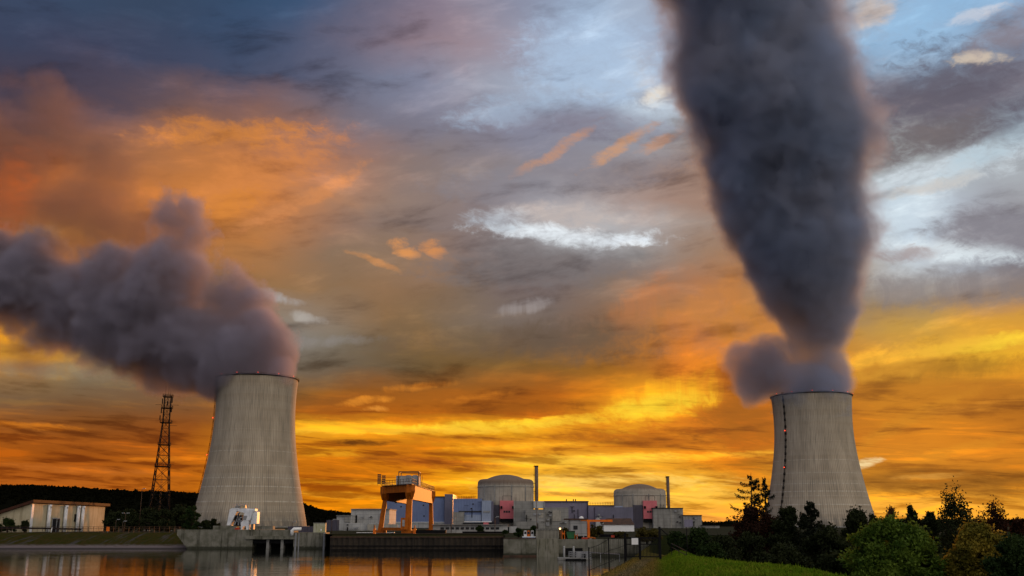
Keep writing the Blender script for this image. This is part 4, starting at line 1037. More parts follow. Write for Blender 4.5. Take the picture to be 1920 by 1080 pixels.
# ------------------------------------------------------------------ reactor blocks and halls
def reactor(px, Y, rpx, py_sh, py_dome, label, hatch_px, stack_px, stack_top, stack_w):
    b = P(px, 985, Y); r = rpx * MPP(930, Y); zs = PZ(py_sh, Y) - G; zd = PZ(py_dome, Y) - G
    t = thing('reactor_building', label, 'reactor building', (b.x, Y, G), group='reactor buildings')
    sc = 44.0 / zd
    prof = [(r, -.3), (r, zs - 3.2)] + [(r - 3.4 * (1 - math.cos(a)), zs - 3.2 + 3.2 * math.sin(a)) for a in np.linspace(.2, math.pi / 2, 6)]
    rd = r * .70; prof += [(rd + .8, zs + .15)]
    h = zd - zs; Rr = (rd * rd + h * h) / (2 * h); a0 = math.asin(min(1, rd / Rr))
    prof += [(Rr * math.sin(a), zd - Rr + Rr * math.cos(a)) for a in np.linspace(a0, 0.004, 14)]
    MB().lathe(prof, 96).build('containment', M['reactor'], t)
    MB().lathe([(r + .02, zs - 6.5), (r + .35, zs - 6.3), (r + .35, zs - 5.7), (r + .02, zs - 5.5)], 96, close=True, smooth=False).build('ring_beam', M['concrete'], t)
    bt = MB()
    for a in (-1.95, -1.35, -2.4, -.8): bt.box(math.cos(a) * r - .5, math.cos(a) * r + .5, math.sin(a) * r - .4, math.sin(a) * r + .6, 0, zs - 5)
    bt.build('rib', M['concrete_grey'], t)
    k = MPP(950, Y)
    def blk(px0, pyt, px1, pyb, y0, y1): return MB().box((px0 - px) * k, (px1 - px) * k, y0 - Y, y1 - Y, PZ(pyb, Y) - G, PZ(pyt, Y) - G)
    hx = hatch_px; yf = Y - r - 4
    blk(hx, 940, hx + 25, 973, yf, Y - r + 3).build('hatch_box', M['pink'], t)
    lo = blk(hx + 1, 973, hx + 23, 979, yf + .5, Y - r + 3); lo.build('hatch_base', M['dark_steel'], t)
    g = MB()
    for i in range(3): g.box((hx + 6.5 + i * 4.3 - px) * k, (hx + 10 + i * 4.3 - px) * k, yf - Y - .1, yf - Y - .02, PZ(962, Y) - G, PZ(958.5, Y) - G)
    g.build('louvre', M['dark_glass'], t)
    for s in (1, 22): blk(hx + s, 950, hx + s + 3.5, 954.5, yf - 1.6, yf - .01).build('winch', M['dark_steel'], t)
    w = MB()
    for a in (hx + 5, hx + 21): w.bar(((a - px) * k, yf - Y + 1, PZ(941, Y) - G), ((a - px) * k, yf - Y + 1, PZ(931.5, Y) - G), .25)
    w.bar(((hx + 5 - px) * k, yf - Y + 1, PZ(931.5, Y) - G), ((hx + 21 - px) * k, yf - Y + 1, PZ(931.5, Y) - G), .25); w.build('hoist_frame', M['dark_steel'], t)
    blk(hx - 18, 948, hx - 1, 990, Y - r - 2.5, Y - r + 4).build('stair_block', M['blue_dark'], t)
    pp = MB()
    for i in range(5):
        xx = (hx + 31 + i * 2.1 - px) * k; pp.bar((xx, yf - Y + 2.2, PZ(946 + (i * 7) % 5, Y) - G), (xx, yf - Y + 2.2, PZ(978 - (i * 5) % 9, Y) - G), .3)
    for py in (948, 955, 966): pp.bar(((hx + 31 - px) * k, yf - Y + 2.2, PZ(py, Y) - G), ((hx + 40 - px) * k, yf - Y + 2.2, PZ(py, Y) - G), .3)
    pp.build('pipework', M['dark_steel'], t)
    blk(hx + 27, 955, hx + 44, 990, yf + 2.4, Y - r + 6).build('annex', M['concrete_grey'], t)
    # vent stack
    Ys = Y + 4; H = PZ(stack_top, Ys) - G; s = thing('vent_stack', 'tall thin brown vent stack right of the %s domed reactor' % ('larger left' if px < 1000 else 'right hand'), 'chimney', (PX(stack_px, Ys), Ys, G), group='vent stacks')
    rr = stack_w * MPP(920, Ys) / 2
    MB().tube([(0, 0, -.3), (0, 0, H)], [rr * 1.05, rr], 20).build('shaft', M['stack'], s)
    MB().lathe([(rr, H - .8), (rr + .25, H - .7), (rr + .25, H - .1), (rr, H)], 20).build('rim', M['dark_steel'], s)
    l = MB(); zb = H * .45
    for ww in (-.5, .1): l.bar((-rr - .5 + ww * .2, -1 + ww, zb), (-rr - .5 + ww * .2, -1 + ww, H + .8), .18)
    for z in np.arange(zb, H, 1.4): l.bar((-rr - .6, -1.5, z), (-rr - .4, -.9, z), .15)
    l.build('ladder', M['dark_steel'], s)
    for z in np.linspace(zb, H - 1, 5):
        MB().box(-rr - 1.3, -rr + .1, -1.4, .6, z - .15, z + .15).build('platform', M['dark_steel'], s)
reactor(948, 830, 52.5, 899, 890, 'larger concrete reactor building with rounded dome behind the left pink hatch', 938, 1006.5, 873, 6.5)
reactor(1201, 960, 48.5, 917, 907.5, 'smaller concrete reactor building with rounded dome behind the right pink hatch', 1200, 1255, 893, 5.6)

def block(label, cat, name, parts, group=None):
    """parts: (part name, px0, top, px1, Y, depth, material[, bottom])"""
    p0 = parts[0]; t = thing(name, label, cat, (PX((p0[1] + p0[3]) / 2, p0[4]), p0[4], G), group=group); o = t.location
    for q in parts:
        nm, a, pt, b, Y, d, mt = q[:7]; pb = q[7] if len(q) > 7 else None
        mb = MB(); fbox(mb, a, pt, b, Y, d, pb); mb.v = [tuple(Vector(v) - o) for v in mb.v]; mb.build(nm, M[mt], t)
    return t
def roof_rail(parent, px0, px1, py, Y, n=16, h=2.2):
    o = parent.location; m = MB(); z = PZ(py, Y) - G; a, b = PX(px0, Y) - o.x, PX(px1, Y) - o.x; y = Y - o.y
    for i in range(n + 1): x = a + (b - a) * i / n; m.bar((x, y, z), (x, y, z + h), .22); m.bar((x, y, z + h), (x + (b - a) / n * .35, y, z + h * .8), .16)
    m.bar((a, y, z + h * .55), (b, y, z + h * .55), .15); m.build('roof_railing', M['dark_steel'], parent)

h1 = block('blue clad turbine hall standing directly behind the orange gantry crane', 'turbine hall', 'turbine_hall', [
    ('wall', 725, 931.5, 833, 850, 60, 'blue_clad'), ('wall', 833.4, 926.5, 849, 846, 60, 'blue_grey'), ('base_wall', 722, 979.5, 836, 848, 2, 'concrete_white', 990), ('gutter', 725, 930.6, 833, 849, .9, 'dark_steel', 931.6), ('base_band', 726, 978.6, 834, 847.4, .5, 'plastic_white', 979.6)], 'turbine halls')
m = MB()
for px, py in ((742, 942), (752, 950), (794, 947.5), (795, 967.5), (760, 972)):
    q = P(px, py, 850) - h1.location; m.box(q.x - .6, q.x + .6, q.y - .12, q.y - .01, q.z - .6, q.z + .6)
m.build('vents', M['dark_glass'], h1)
h2 = block('lighter blue clad hall with a pale right end beside the larger reactor', 'hall', 'auxiliary_hall', [
    ('wall', 849.5, 935, 903, 800, 20, 'blue_clad'), ('end_wall', 903.3, 938.5, 921, 797, 18, 'blue_light', 978), ('side_wall', 921.3, 940, 925, 798, 10, 'blue_grey', 978), ('base_wall', 849, 960, 870, 795, 4, 'concrete_grey'), ('lower_wall', 857, 965, 902, 798.5, 1, 'blue_light', 977), ('window_strip', 860, 958, 903, 799.6, .35, 'dark_glass', 960.5), ('window_strip', 906, 957.5, 919, 796.6, .35, 'steel_grey', 961), ('base_band', 860, 977.5, 922, 795.8, 1, 'plastic_white', 979), ('dark_plinth', 868, 980, 906, 793, 2, 'dark_glass', 986), ('pink_plinth', 906.4, 979.5, 916, 793, 2, 'pink', 986)])
roof_rail(h2, 852, 890, 935, 802, 12, 2.0)
a1 = block('grey concrete auxiliary block with small windows right of the larger reactor', 'concrete block', 'auxiliary_block', [
    ('wall', 985, 955, 1022, 775, 12, 'concrete_grey'), ('upper_wall', 963, 939.5, 1000, 786, 14, 'concrete_grey'), ('wall', 1022.2, 951.5, 1066, 780, 22, 'concrete_grey'), ('white_panel', 1000.4, 939.5, 1020, 784, 8, 'concrete_white', 953), ('side_wall', 1020.3, 941, 1022, 783, 8, 'steel_grey', 955), ('base_wall', 968, 978, 1006, 772, 2.5, 'concrete_grey'),
    ('window', 1000, 962, 1006, 774.7, .25, 'steel_grey', 966), ('window', 1010, 962, 1019, 774.7, .25, 'concrete', 971), ('hatch', 1023, 979, 1030, 779.6, .35, 'steel_grey', 986), ('shutter', 1036, 957, 1052, 779.6, .35, 'concrete', 977)])
h3 = block('dark blue grey turbine hall with flat roof between the two reactors', 'turbine hall', 'turbine_hall', [
    ('wall', 1022, 941, 1103, 985, 60, 'mauve'), ('roof_edge', 1020, 939.2, 1104, 984, 62, 'blue_dark', 941.2), ('wall', 1103.4, 948, 1156, 980, 50, 'mauve'), ('gutter', 1103.4, 947, 1156, 979.6, .39, 'dark_steel', 948.2), ('end_wall', 1101, 941.3, 1103.2, 984.2, .7, 'blue_dark')], 'turbine halls')
roof_rail(h3, 1105, 1155, 947.2, 982, 16, 2.4)
for px in (1062, 1075, 1079):
    q = P(px, 939, 990) - h3.location; MB().tube([(q.x, q.y, q.z - .5), (q.x, q.y, q.z + 1.6)], .5, 8).build('roof_vent', M['dark_steel'], h3)
h4 = block('blue grey clad hall left of the smaller reactor', 'hall', 'auxiliary_hall', [
    ('wall', 1116, 951, 1187, 930, 16, 'blue_grey'), ('wall_cap', 1153, 948.8, 1168, 934, 6, 'blue_light', 951), ('window_strip', 1148, 971, 1168, 929.6, .35, 'mauve', 973), ('side_wall', 1187.2, 952, 1190, 931, 8, 'blue_dark')])
a2 = block('brown grey stepped concrete building right of the smaller reactor', 'stepped building', 'stepped_building', [
    ('wall', 1225, 953, 1281, 925, 26, 'concrete_grey'), ('wall', 1281.2, 966.5, 1316, 921, 30, 'concrete_grey'), ('wall', 1316.2, 985, 1349, 917, 34, 'concrete_grey'), ('parapet', 1224, 952, 1282, 924, 28, 'dark_steel', 953.2), ('parapet', 1281, 965.6, 1317, 920, 32, 'dark_steel', 966.7), ('parapet', 1316, 984.2, 1350, 916, 36, 'dark_steel', 985.2), ('door_panel', 1283, 974, 1299, 920.6, .35, 'mauve', 988), ('side_wall', 1257.6, 954, 1259, 924.7, .25, 'concrete')])
a3 = block('low pale concrete buildings left of the gantry crane', 'concrete building', 'service_building', [
    ('wall', 658, 955, 730, 520, 30, 'concrete_white'), ('wall', 631, 966.5, 657.8, 505, 20, 'concrete_white'), ('wall', 644, 981, 728, 490, 10, 'concrete_white'), ('side_wall', 645, 968, 657, 504.5, .45, 'concrete_grey', 979), ('door', 666.5, 966, 669, 519.4, .55, 'dark_steel', 980), ('wall_panel', 689, 983, 745, 488, 1.8, 'concrete'), ('roof_edge', 657, 954, 731, 519, 32, 'concrete_grey', 955.2), ('roof_edge', 630, 966, 658, 504, 22, 'concrete_grey', 966.8), ('low_wall', 669, 998, 740, 340, 1, 'plastic_white', 1001)])
a4 = block('long white low office with a row of dark windows behind the gantry crane', 'office', 'office_building', [
    ('wall', 812, 984, 952, 345, 8, 'concrete_white'), ('wall', 955, 987, 969, 346, 6, 'concrete_white'), ('roof', 810, 983.2, 953, 344, 10, 'concrete_grey', 984.2), ('door', 951.5, 988, 955, 345.5, 2, 'dark_glass')])
for i in range(12):
    x = 826 + i * 9.4; q = MB(); fbox(q, x, 988.5, x + 6.6, 344.9, .09, 993); q.v = [tuple(Vector(v) - a4.location) for v in q.v]; q.build('window', M['dark_glass'], a4)
q = MB(); fbox(q, 826, 985.8, 940, 344.9, .09, 987.2); q.v = [tuple(Vector(v) - a4.location) for v in q.v]; q.build('window_strip', M['steel_grey'], a4)
def fittings(t, px0, px1, py0, py1, Y, seed, n):
    rnd = random.Random(seed); o = t.location
    for i in range(n):
        px, py = rnd.uniform(px0, px1), rnd.uniform(py0, py1); k = rnd.random(); p = P(px, py, Y) - o; q = MPP(py, Y)
        if k < .35: MB().bar(Vector((p.x, p.y - .3, p.z)), Vector((p.x, p.y - .3, max(0, p.z - rnd.uniform(8, 22) * q))), .5).build('downpipe', M['dark_steel'], t)
        elif k < .6: MB().box(p.x - 1.6 * q, p.x + 1.6 * q, p.y - .35, p.y - .02, p.z - 1.1 * q, p.z + 1.1 * q).build('vent', M['dark_glass'], t)
        elif k < .8: MB().box(p.x - 2.2 * q, p.x + 2.2 * q, p.y - .8, p.y - .03, p.z - 1.4 * q, p.z + 1.4 * q).build('wall_unit', M['steel_grey'], t)
        else: MB().box(p.x - 4 * q, p.x + 4 * q, p.y - .6, p.y - .03, p.z - .25 * q, p.z + .25 * q).build('cable_tray', M['dark_steel'], t)
fittings(a1, 1024, 1064, 958, 985, 779.5, 4, 9); fittings(a1, 987, 1020, 960, 985, 774.5, 5, 7); fittings(a2, 1262, 1279, 958, 985, 924.4, 6, 5); fittings(a2, 1300, 1314, 970, 986, 920.4, 7, 4)
fittings(h3, 1070, 1100, 945, 965, 984.6, 8, 5); fittings(h4, 1120, 1185, 955, 982, 929.5, 9, 7); fittings(h2, 862, 900, 940, 972, 798.2, 10, 6); fittings(a3, 670, 726, 960, 978, 519.5, 11, 5); fittings(a3, 646, 686, 984, 994, 489.5, 12, 5)
for px, py, lab in ((548, 979, 'lamp post over the dark blue screen left of the pale cabinet'), (622, 975, 'lamp post just left of the low pale buildings'), (928, 970, 'lamp post rising behind the white office'), (846, 972, 'lamp post at the left end of the white office')): lamp_post(px, py, 335, lab)
b5 = block('dark blue perimeter screen behind the white machine on the intake', 'screen', 'screen_wall', [('panel', 540, 987, 590, 330, .4, 'blue_dark'), ('panel', 612, 975, 632, 480, 6, 'blue_dark')])
def dark_container(label, px0, px1, pyt, Y, mat, group, red_end=False):
    x0, x1 = PX(px0, Y), PX(px1, Y); zt = PZ(pyt, Y); zb = G if Y > 260 else ZQ + .1
    t = thing('container', label, 'container', ((x0 + x1) / 2, Y, zb), group=group); w = (x1 - x0) / 2; h = zt - zb
    MB().box(-w, w, 0, 2.4, .15, h).build('body', M[mat], t); r = MB()
    for i in range(int(w * 2 / .5)): x = -w + .25 + i * .5; r.box(x - .1, x + .1, -.07, -.003, .3, h - .15)
    r.build('ribs', M[mat], t); MB().box(-w - .03, w + .03, -.1, 2.5, h + .002, h + .12).build('top_rail', M['dark_steel'], t)
    if red_end: MB().box(w - .7, w + .08, -.12, 2.3, .1, h - .05).build('end_panel', M['red'], t)
dark_container('long dark container standing right under the gantry crane', 780, 836, 994.5, 305, 'dark_steel', 'containers on the quay')
dark_container('second long dark container in front of the white office', 867, 944, 997.5, 303, 'dark_steel', 'containers on the quay')
dark_container('dark container with a red end on the quay near the gate', 1126, 1151, 1003, 236, 'dark_steel', 'containers on the quay', True)

# ------------------------------------------------------------------ yard beside the gate
def yard_house():
    Y = 240.; t = thing('service_house', 'small pale concrete house with a flat lid roof and dark square window', 'house', (PX(1080, Y), Y, 3.8)); o = t.location
    def b(nm, a, pt, c, y, d, mt, pb=None): m = MB(); fbox(m, a, pt, c, y, d, pb, None if pb else 3.7); m.v = [tuple(Vector(v) - o) for v in m.v]; return m.build(nm, M[mt], t)
    b('wall', 1068, 975, 1100, Y, 4, 'concrete_white', 1005); b('roof', 1059, 972.2, 1103, Y - .4, 5, 'rust_steel', 975)
    w = b('window', 1075, 985.5, 1083, Y - .08, .07, 'dark_glass', 993)
    b('leg', 1081, 1004, 1083, Y + .2, .3, 'plastic_white'); b('leg', 1093, 1004, 1095, Y + .2, .3, 'plastic_white'); b('base', 1070, 1005.3, 1100, Y + 1, 2.5, 'dark_steel')
    MB().lathe([(.55, 0), (.5, .25), (.3, .42), (.02, .5)], 12).build('roof_light', M['plastic_white'], t, P(1090, 972, Y + 1.5) - o)
yard_house()
def jib_crane():
    Y = 237.; t = thing('jib_crane', 'orange jib crane with one post and a long horizontal boom', 'crane', (PX(1103.5, Y), Y, 3.7)); z = lambda py: PZ(py, Y) - 3.7
    k = MPP(985, Y)
    MB().box(-.28, .28, -.28, .28, 0, z(978.5)).build('column', M['orange_bright'], t)
    MB().box(-3 * k, 45 * k, -.2, .2, z(978.5) + .01, z(974.5)).build('boom', M['orange_bright'], t)
    MB().box(-15 * k, -3.1 * k, -.15, .15, z(977), z(975)).build('counter_beam', M['orange'], t)
    m = MB(); m.box(22 * k, 27 * k, -.35, .35, z(981.5), z(978.6)); m.bar((24.5 * k, 0, z(981.5)), (24.5 * k, 0, z(984.5)), .12); m.build('hoist', M['dark_steel'], t)
    MB().box(-.6, .6, -.6, .6, 0, .35).build('base_plate', M['plastic_white'], t)
jib_crane()
def small_things():
    Y = 234.; z0 = 3.66
    def at(px): return (PX(px, Y), Y, z0)
    k = MPP(985, Y)
    t = thing('skip', 'green waste skip with sloping sides beside the pale house', 'skip', at(1070))
    MB().prism([(-7.5 * k, 1.0), (-5.5 * k, .15), (6 * k, .15), (8 * k, 1.0), (8 * k, 1.7), (-7.5 * k, 1.7)], 0, 1.8).build('body', M['green_paint'], t); MB().box(-8 * k, 8.4 * k, -.08, 1.9, 1.702, 1.82).build('rim', M['dark_steel'], t)
    for s in (-4, 4): MB().box(s * k - .2, s * k + .2, -.06, 1.7, 0, .15).build('skid', M['dark_steel'], t)
    for px, lab, mt, h in ((1056, 'orange barrier frame standing left of the green skip', 'orange_bright', 1.9), (1080, 'short orange barrier frame right of the green skip', 'orange', 1.2)):
        q = thing('barrier_frame', lab, 'barrier', at(px), group='orange barrier frames')
        for s in (-.28, .28): MB().box(s - .07, s + .07, -.07, .07, 0, h).build('post', M[mt], q)
        MB().box(-.21, .21, -.05, .05, h * .55, h * .75).build('board', M[mt], q)
    q = thing('work_lamp', 'lit work lamp on a thin orange pole on the quay', 'lamp', at(1050)); MB().tube([(0, 0, 0), (0, 0, 2.1)], .05, 6).build('pole', M['orange'], q); MB().lathe([(.02, 2.1), (.18, 2.2), (.2, 2.4), (.02, 2.5)], 10).build('bulb', M['lamp_lit'], q)
    for i, (px, mt, lab) in enumerate(((985, 'plastic_white', 'small white van leftmost of the vehicles by the ribbed box'), (991, 'orange_bright', 'orange van between the parked white vans'), (998, 'plastic_white', 'small white van nearest the ribbed box'))):
        v = thing('parked_van', lab, 'van', (PX(px, 235), 235 + i * .2, 3.66), group='vans parked on the quay'); w = .33
        MB().prism([(-w, .35), (w, .35), (w, 1.1), (w * .8, 1.85), (-w * .8, 1.85), (-w, 1.1)], 0, 3.4).build('body', M[mt], v)
        MB().prism([(-w * .75, 1.12), (w * .75, 1.12), (w * .66, 1.7), (-w * .66, 1.7)], -.03, -.002).build('windscreen', M['dark_glass'], v)
        for s in (-1, 1):
            for y in (.6, 2.7): MB().tube([(s * w - .08, y, .3), (s * w + .08, y, .3)], .3, 12).build('wheel', M['dark_steel'], v)
    q = thing('barge_tray', 'low pale blue metal tray at the foot of the parked vans', 'tray', (PX(991, 233), 233, 3.66)); MB().box(-1.4, 1.5, 0, .8, 0, .55).build('tray', M['blue_light'], q); MB().box(-1.45, 1.55, -.05, .0, .5, .62).build('lip', M['plastic_white'], q)
    q = thing('mooring_gear', 'red mooring gear lying at the foot of the jib crane', 'mooring gear', at(1098)); MB().box(-.9, .5, 0, .6, 0, .4).build('block', M['red'], q); MB().tube([(.2, .3, .2), (1.4, .2, .35), (2.2, .3, .15)], .18, 8).build('hose', M['orange'], q)
    q = thing('flagpole', 'thin pale pole rising beside the ribbed concrete box', 'pole', (PX(1006.5, 234), 234, 3.66)); MB().tube([(0, 0, 0), (0, 0, PZ(925, 234) - 3.66)], [.09, .06], 8).build('shaft', M['stack'], q); MB().lathe([(.02, 0), (.09, .08), (.02, .16)], 8).build('cap', M['rust_steel'], q, (0, 0, PZ(925, 234) - 3.66))
    h = thing('white_shed', 'low white shed with a dark pitched roof right of the jib crane', 'shed', (PX(1158, 420), 420, G)); k = MPP(985, 420)
    MB().box(-26 * k, 31 * k, 0, 8, -.2, 2.6).build('wall', M['plastic_white'], h)
    MB().add([(-30 * k, -.4, 2.61), (32 * k, -.4, 2.61), (28 * k, 5, 5.2), (-19 * k, 5, 5.2), (-30 * k, 9, 2.61), (32 * k, 9, 2.61)], [(0, 1, 2, 3), (3, 2, 5, 4), (0, 3, 4), (1, 5, 2), (0, 4, 5, 1)]).build('roof', M['rust_steel'], h)
    MB().prism([(-40 * k, 0), (-26.1 * k, 0), (-26.1 * k, 3.4), (-36 * k, 5.6), (-40 * k, 4.5)], .3, 6).build('gable', M['concrete_white'], h)
small_things()

def pontoon():
    Y = 207.; k = MPP(1030, Y); t = thing('pontoon', 'floating pontoon with pale mooring posts and railings in front of the concrete quay', 'pontoon', (PX(1075, Y), Y, 0))
    MB().box(-29 * k, 34 * k, -.6, 3.2, -.25, .42).build('deck', M['concrete_grey'], t)
    MB().box(-16 * k, 22 * k, -1.6, -.62, -.2, .3).build('float', M['dark_steel'], t)
    for px in (1057, 1075): MB().tube([((px - 1075) * k, -.2, -.8), ((px - 1075) * k, -.2, PZ(1024, Y))], .2, 8).build('mooring_post', M['concrete_white'], t)
    r = MB(); x0, x1 = -8 * k, 32 * k
    for i in range(9): x = x0 + (x1 - x0) * i / 8; r.bar((x, -.5, .42), (x, -.5, 1.6), .07); r.bar((x, 2.9, .42), (x, 2.9, 1.6), .07)
    for z in (.9, 1.25, 1.6): r.bar((x0, -.5, z), (x1, -.5, z), .07); r.bar((x0, 2.9, z), (x1, 2.9, z), .07)
    r.build('railing', M['steel_grey'], t)
    for x, w, h in ((12, .7, 1.1), (19, .5, .8), (25, .6, 1.0)): MB().box(x * k - w, x * k + w, .6, 1.8, .42, .42 + h).build('crate', M['steel_grey'], t)
    MB().box(-30 * k, -8 * k, -.4, .6, .43, .55).build('gangway', M['concrete_white'], t)
    g = tag(MB().bar((PX(1090, 200), 200, 1.75), (PX(1160, 168), 168, 2.2), .12).bar((PX(1090, 200), 200, .4), (PX(1090, 200), 200, 1.75), .1).bar((PX(1160, 168), 168, 1), (PX(1160, 168), 168, 2.2), .1).bar((PX(1125, 184), 184, .3), (PX(1125, 184), 184, 1.98), .1).build('handrail', M['steel_grey']), 'pale handrail sloping from the pontoon up to the bank', 'handrail')
pontoon()

# ------------------------------------------------------------------ gate and fences in the foreground
def gate():
    Y = 103.; k = MPP(1030, Y); z0 = PZ(1046, Y); o = Vector((PX(1198, Y), Y, z0)); X = lambda px: (px - 1198) * k; Z = lambda py: PZ(py, Y) - z0
    t = thing('gate', 'black steel double leaf gate of upright bars across the straw coloured track', 'gate', o)
    for a, w, top, nm in ((1172, .13, 998, 'post'), (1236.5, .2, 987.5, 'post')): MB().box(X(a) - w / 2, X(a) + w / 2, -w / 2, w / 2, -.3, Z(top)).build(nm, M['dark_steel'], t)
    MB().box(X(1198.5) - .1, X(1198.5) + .1, -.13, .02, -.15, Z(1008)).build('meeting_stile', M['dark_steel'], t)
    for a, b in ((1173.5, 1197), (1200, 1234)):
        leaf = MB()
        for py, h in ((1008.5, .14), (1020.5, .08), (1044, .10)): leaf.box(X(a), X(b), -.03, .03, Z(py) - h / 2, Z(py) + h / 2)
        l = leaf.build('leaf', M['dark_steel'], t); br = MB(); n = int((X(b) - X(a)) / .135)
        for i in range(n + 1): x = X(a) + (X(b) - X(a)) * i / n; br.box(x - .028, x + .028, -.02, .02, Z(1044), Z(1009))
        for x in (X(a) + .02, X(b) - .02): br.box(x - .035, x + .035, -.035, .035, Z(1044.5), Z(1008.2))
        br.build('bars', M['dark_steel'], l)
    MB().bar((X(1237), 0, Z(990)), (X(1254), .6, Z(1004)), .07).build('strut', M['dark_steel'], t)
    s = thing('notice_board', 'blank white square notice board fixed on the black gate', 'sign', (PX(1189.6, Y - .08), Y - .08, PZ(1021, Y)))
    w = 6.1 * k; h = PZ(1009, Y) - PZ(1021, Y)
    MB().box(-w, w, -.02, .0, 0, h).build('panel', M['plastic_white'], s); MB().box(-w - .02, w + .02, .001, .02, -.02, h + .02).build('backing', M['steel_grey'], s)
    # wing fence stepping down the bank to the water
    f = thing('wing_fence', 'dark mesh fence running from the gate down the bank to the water', 'fence', (PX(1172, Y), Y, 0))
    pts = [(1171, 102.6, 1000, 1046), (1157, 101.3, 1006, 1050), (1141.5, 100, 1008, 1057), (1123, 98, 1019, 1064), (1104, 96, 1026, 1072)]
    W = [(P(a, 1030, y) - f.location, PZ(t_, y), PZ(b_, y)) for a, y, t_, b_ in pts]
    for i, (p, zt, zb) in enumerate(W):
        if i in (0, 2, 4): MB().bar((p.x, p.y, zb - .6), (p.x, p.y, zt), .11).build('post', M['dark_steel'], f)
    mesh = MB(); rail = MB()
    for (p, zt, zb), (q, yt, yb) in zip(W[:-1], W[1:]):
        for kk in (.06, .5, .94): rail.bar((p.x, p.y, zb + (zt - zb) * kk), (q.x, q.y, yb + (yt - yb) * kk), .03)
        n = 4
        for i in range(n): u = i / n; x = p.x + (q.x - p.x) * u; y = p.y + (q.y - p.y) * u; mesh.bar((x, y, zb + (yb - zb) * u), (x, y, zt + (yt - zt) * u - .1), .022)
    rail.build('rails', M['dark_steel'], f); mesh.build('bars', M['dark_steel'], f)
    g = thing('boundary_fence', 'thin wire fence with one slim post right of the gate before the dark bush', 'fence', (PX(1287, 104), 104, 0))
    zt, zb = PZ(989, 104), PZ(1034, 104); MB().tube([(0, 0, zb - .6), (0, 0, zt)], .045, 8).build('post', M['dark_steel'], g)
    ww = MB(); x0 = PX(1238, 103.2) - g.location.x
    for u in np.linspace(.05, .97, 5): ww.tube([(x0, -.8, zb + (zt - zb) * u + .05), (x0 / 2, -.4, zb + (zt - zb) * u - .03), (0, 0, zb + (zt - zb) * u)], .008, 5)
    ww.build('wires', M['dark_steel'], g)
    h = thing('stair_rail', 'dark double handrail going down the grassy bank right of the gate', 'handrail', (PX(1260, 101), 101, 0))
    A, B = P(1259, 1019, 101) - h.location, P(1287, 1033.5, 97) - h.location; lo = Vector((0, 0, -.35))
    for v in (Vector(), lo): MB().tube([A + v, B + v], .035, 8).build('rail', M['rust_steel'], h)
    for u in (0, .5, 1): p = A.lerp(B, u); MB().bar(p + Vector((0, 0, -1.2)), p, .06).build('post', M['dark_steel'], h)
gate()

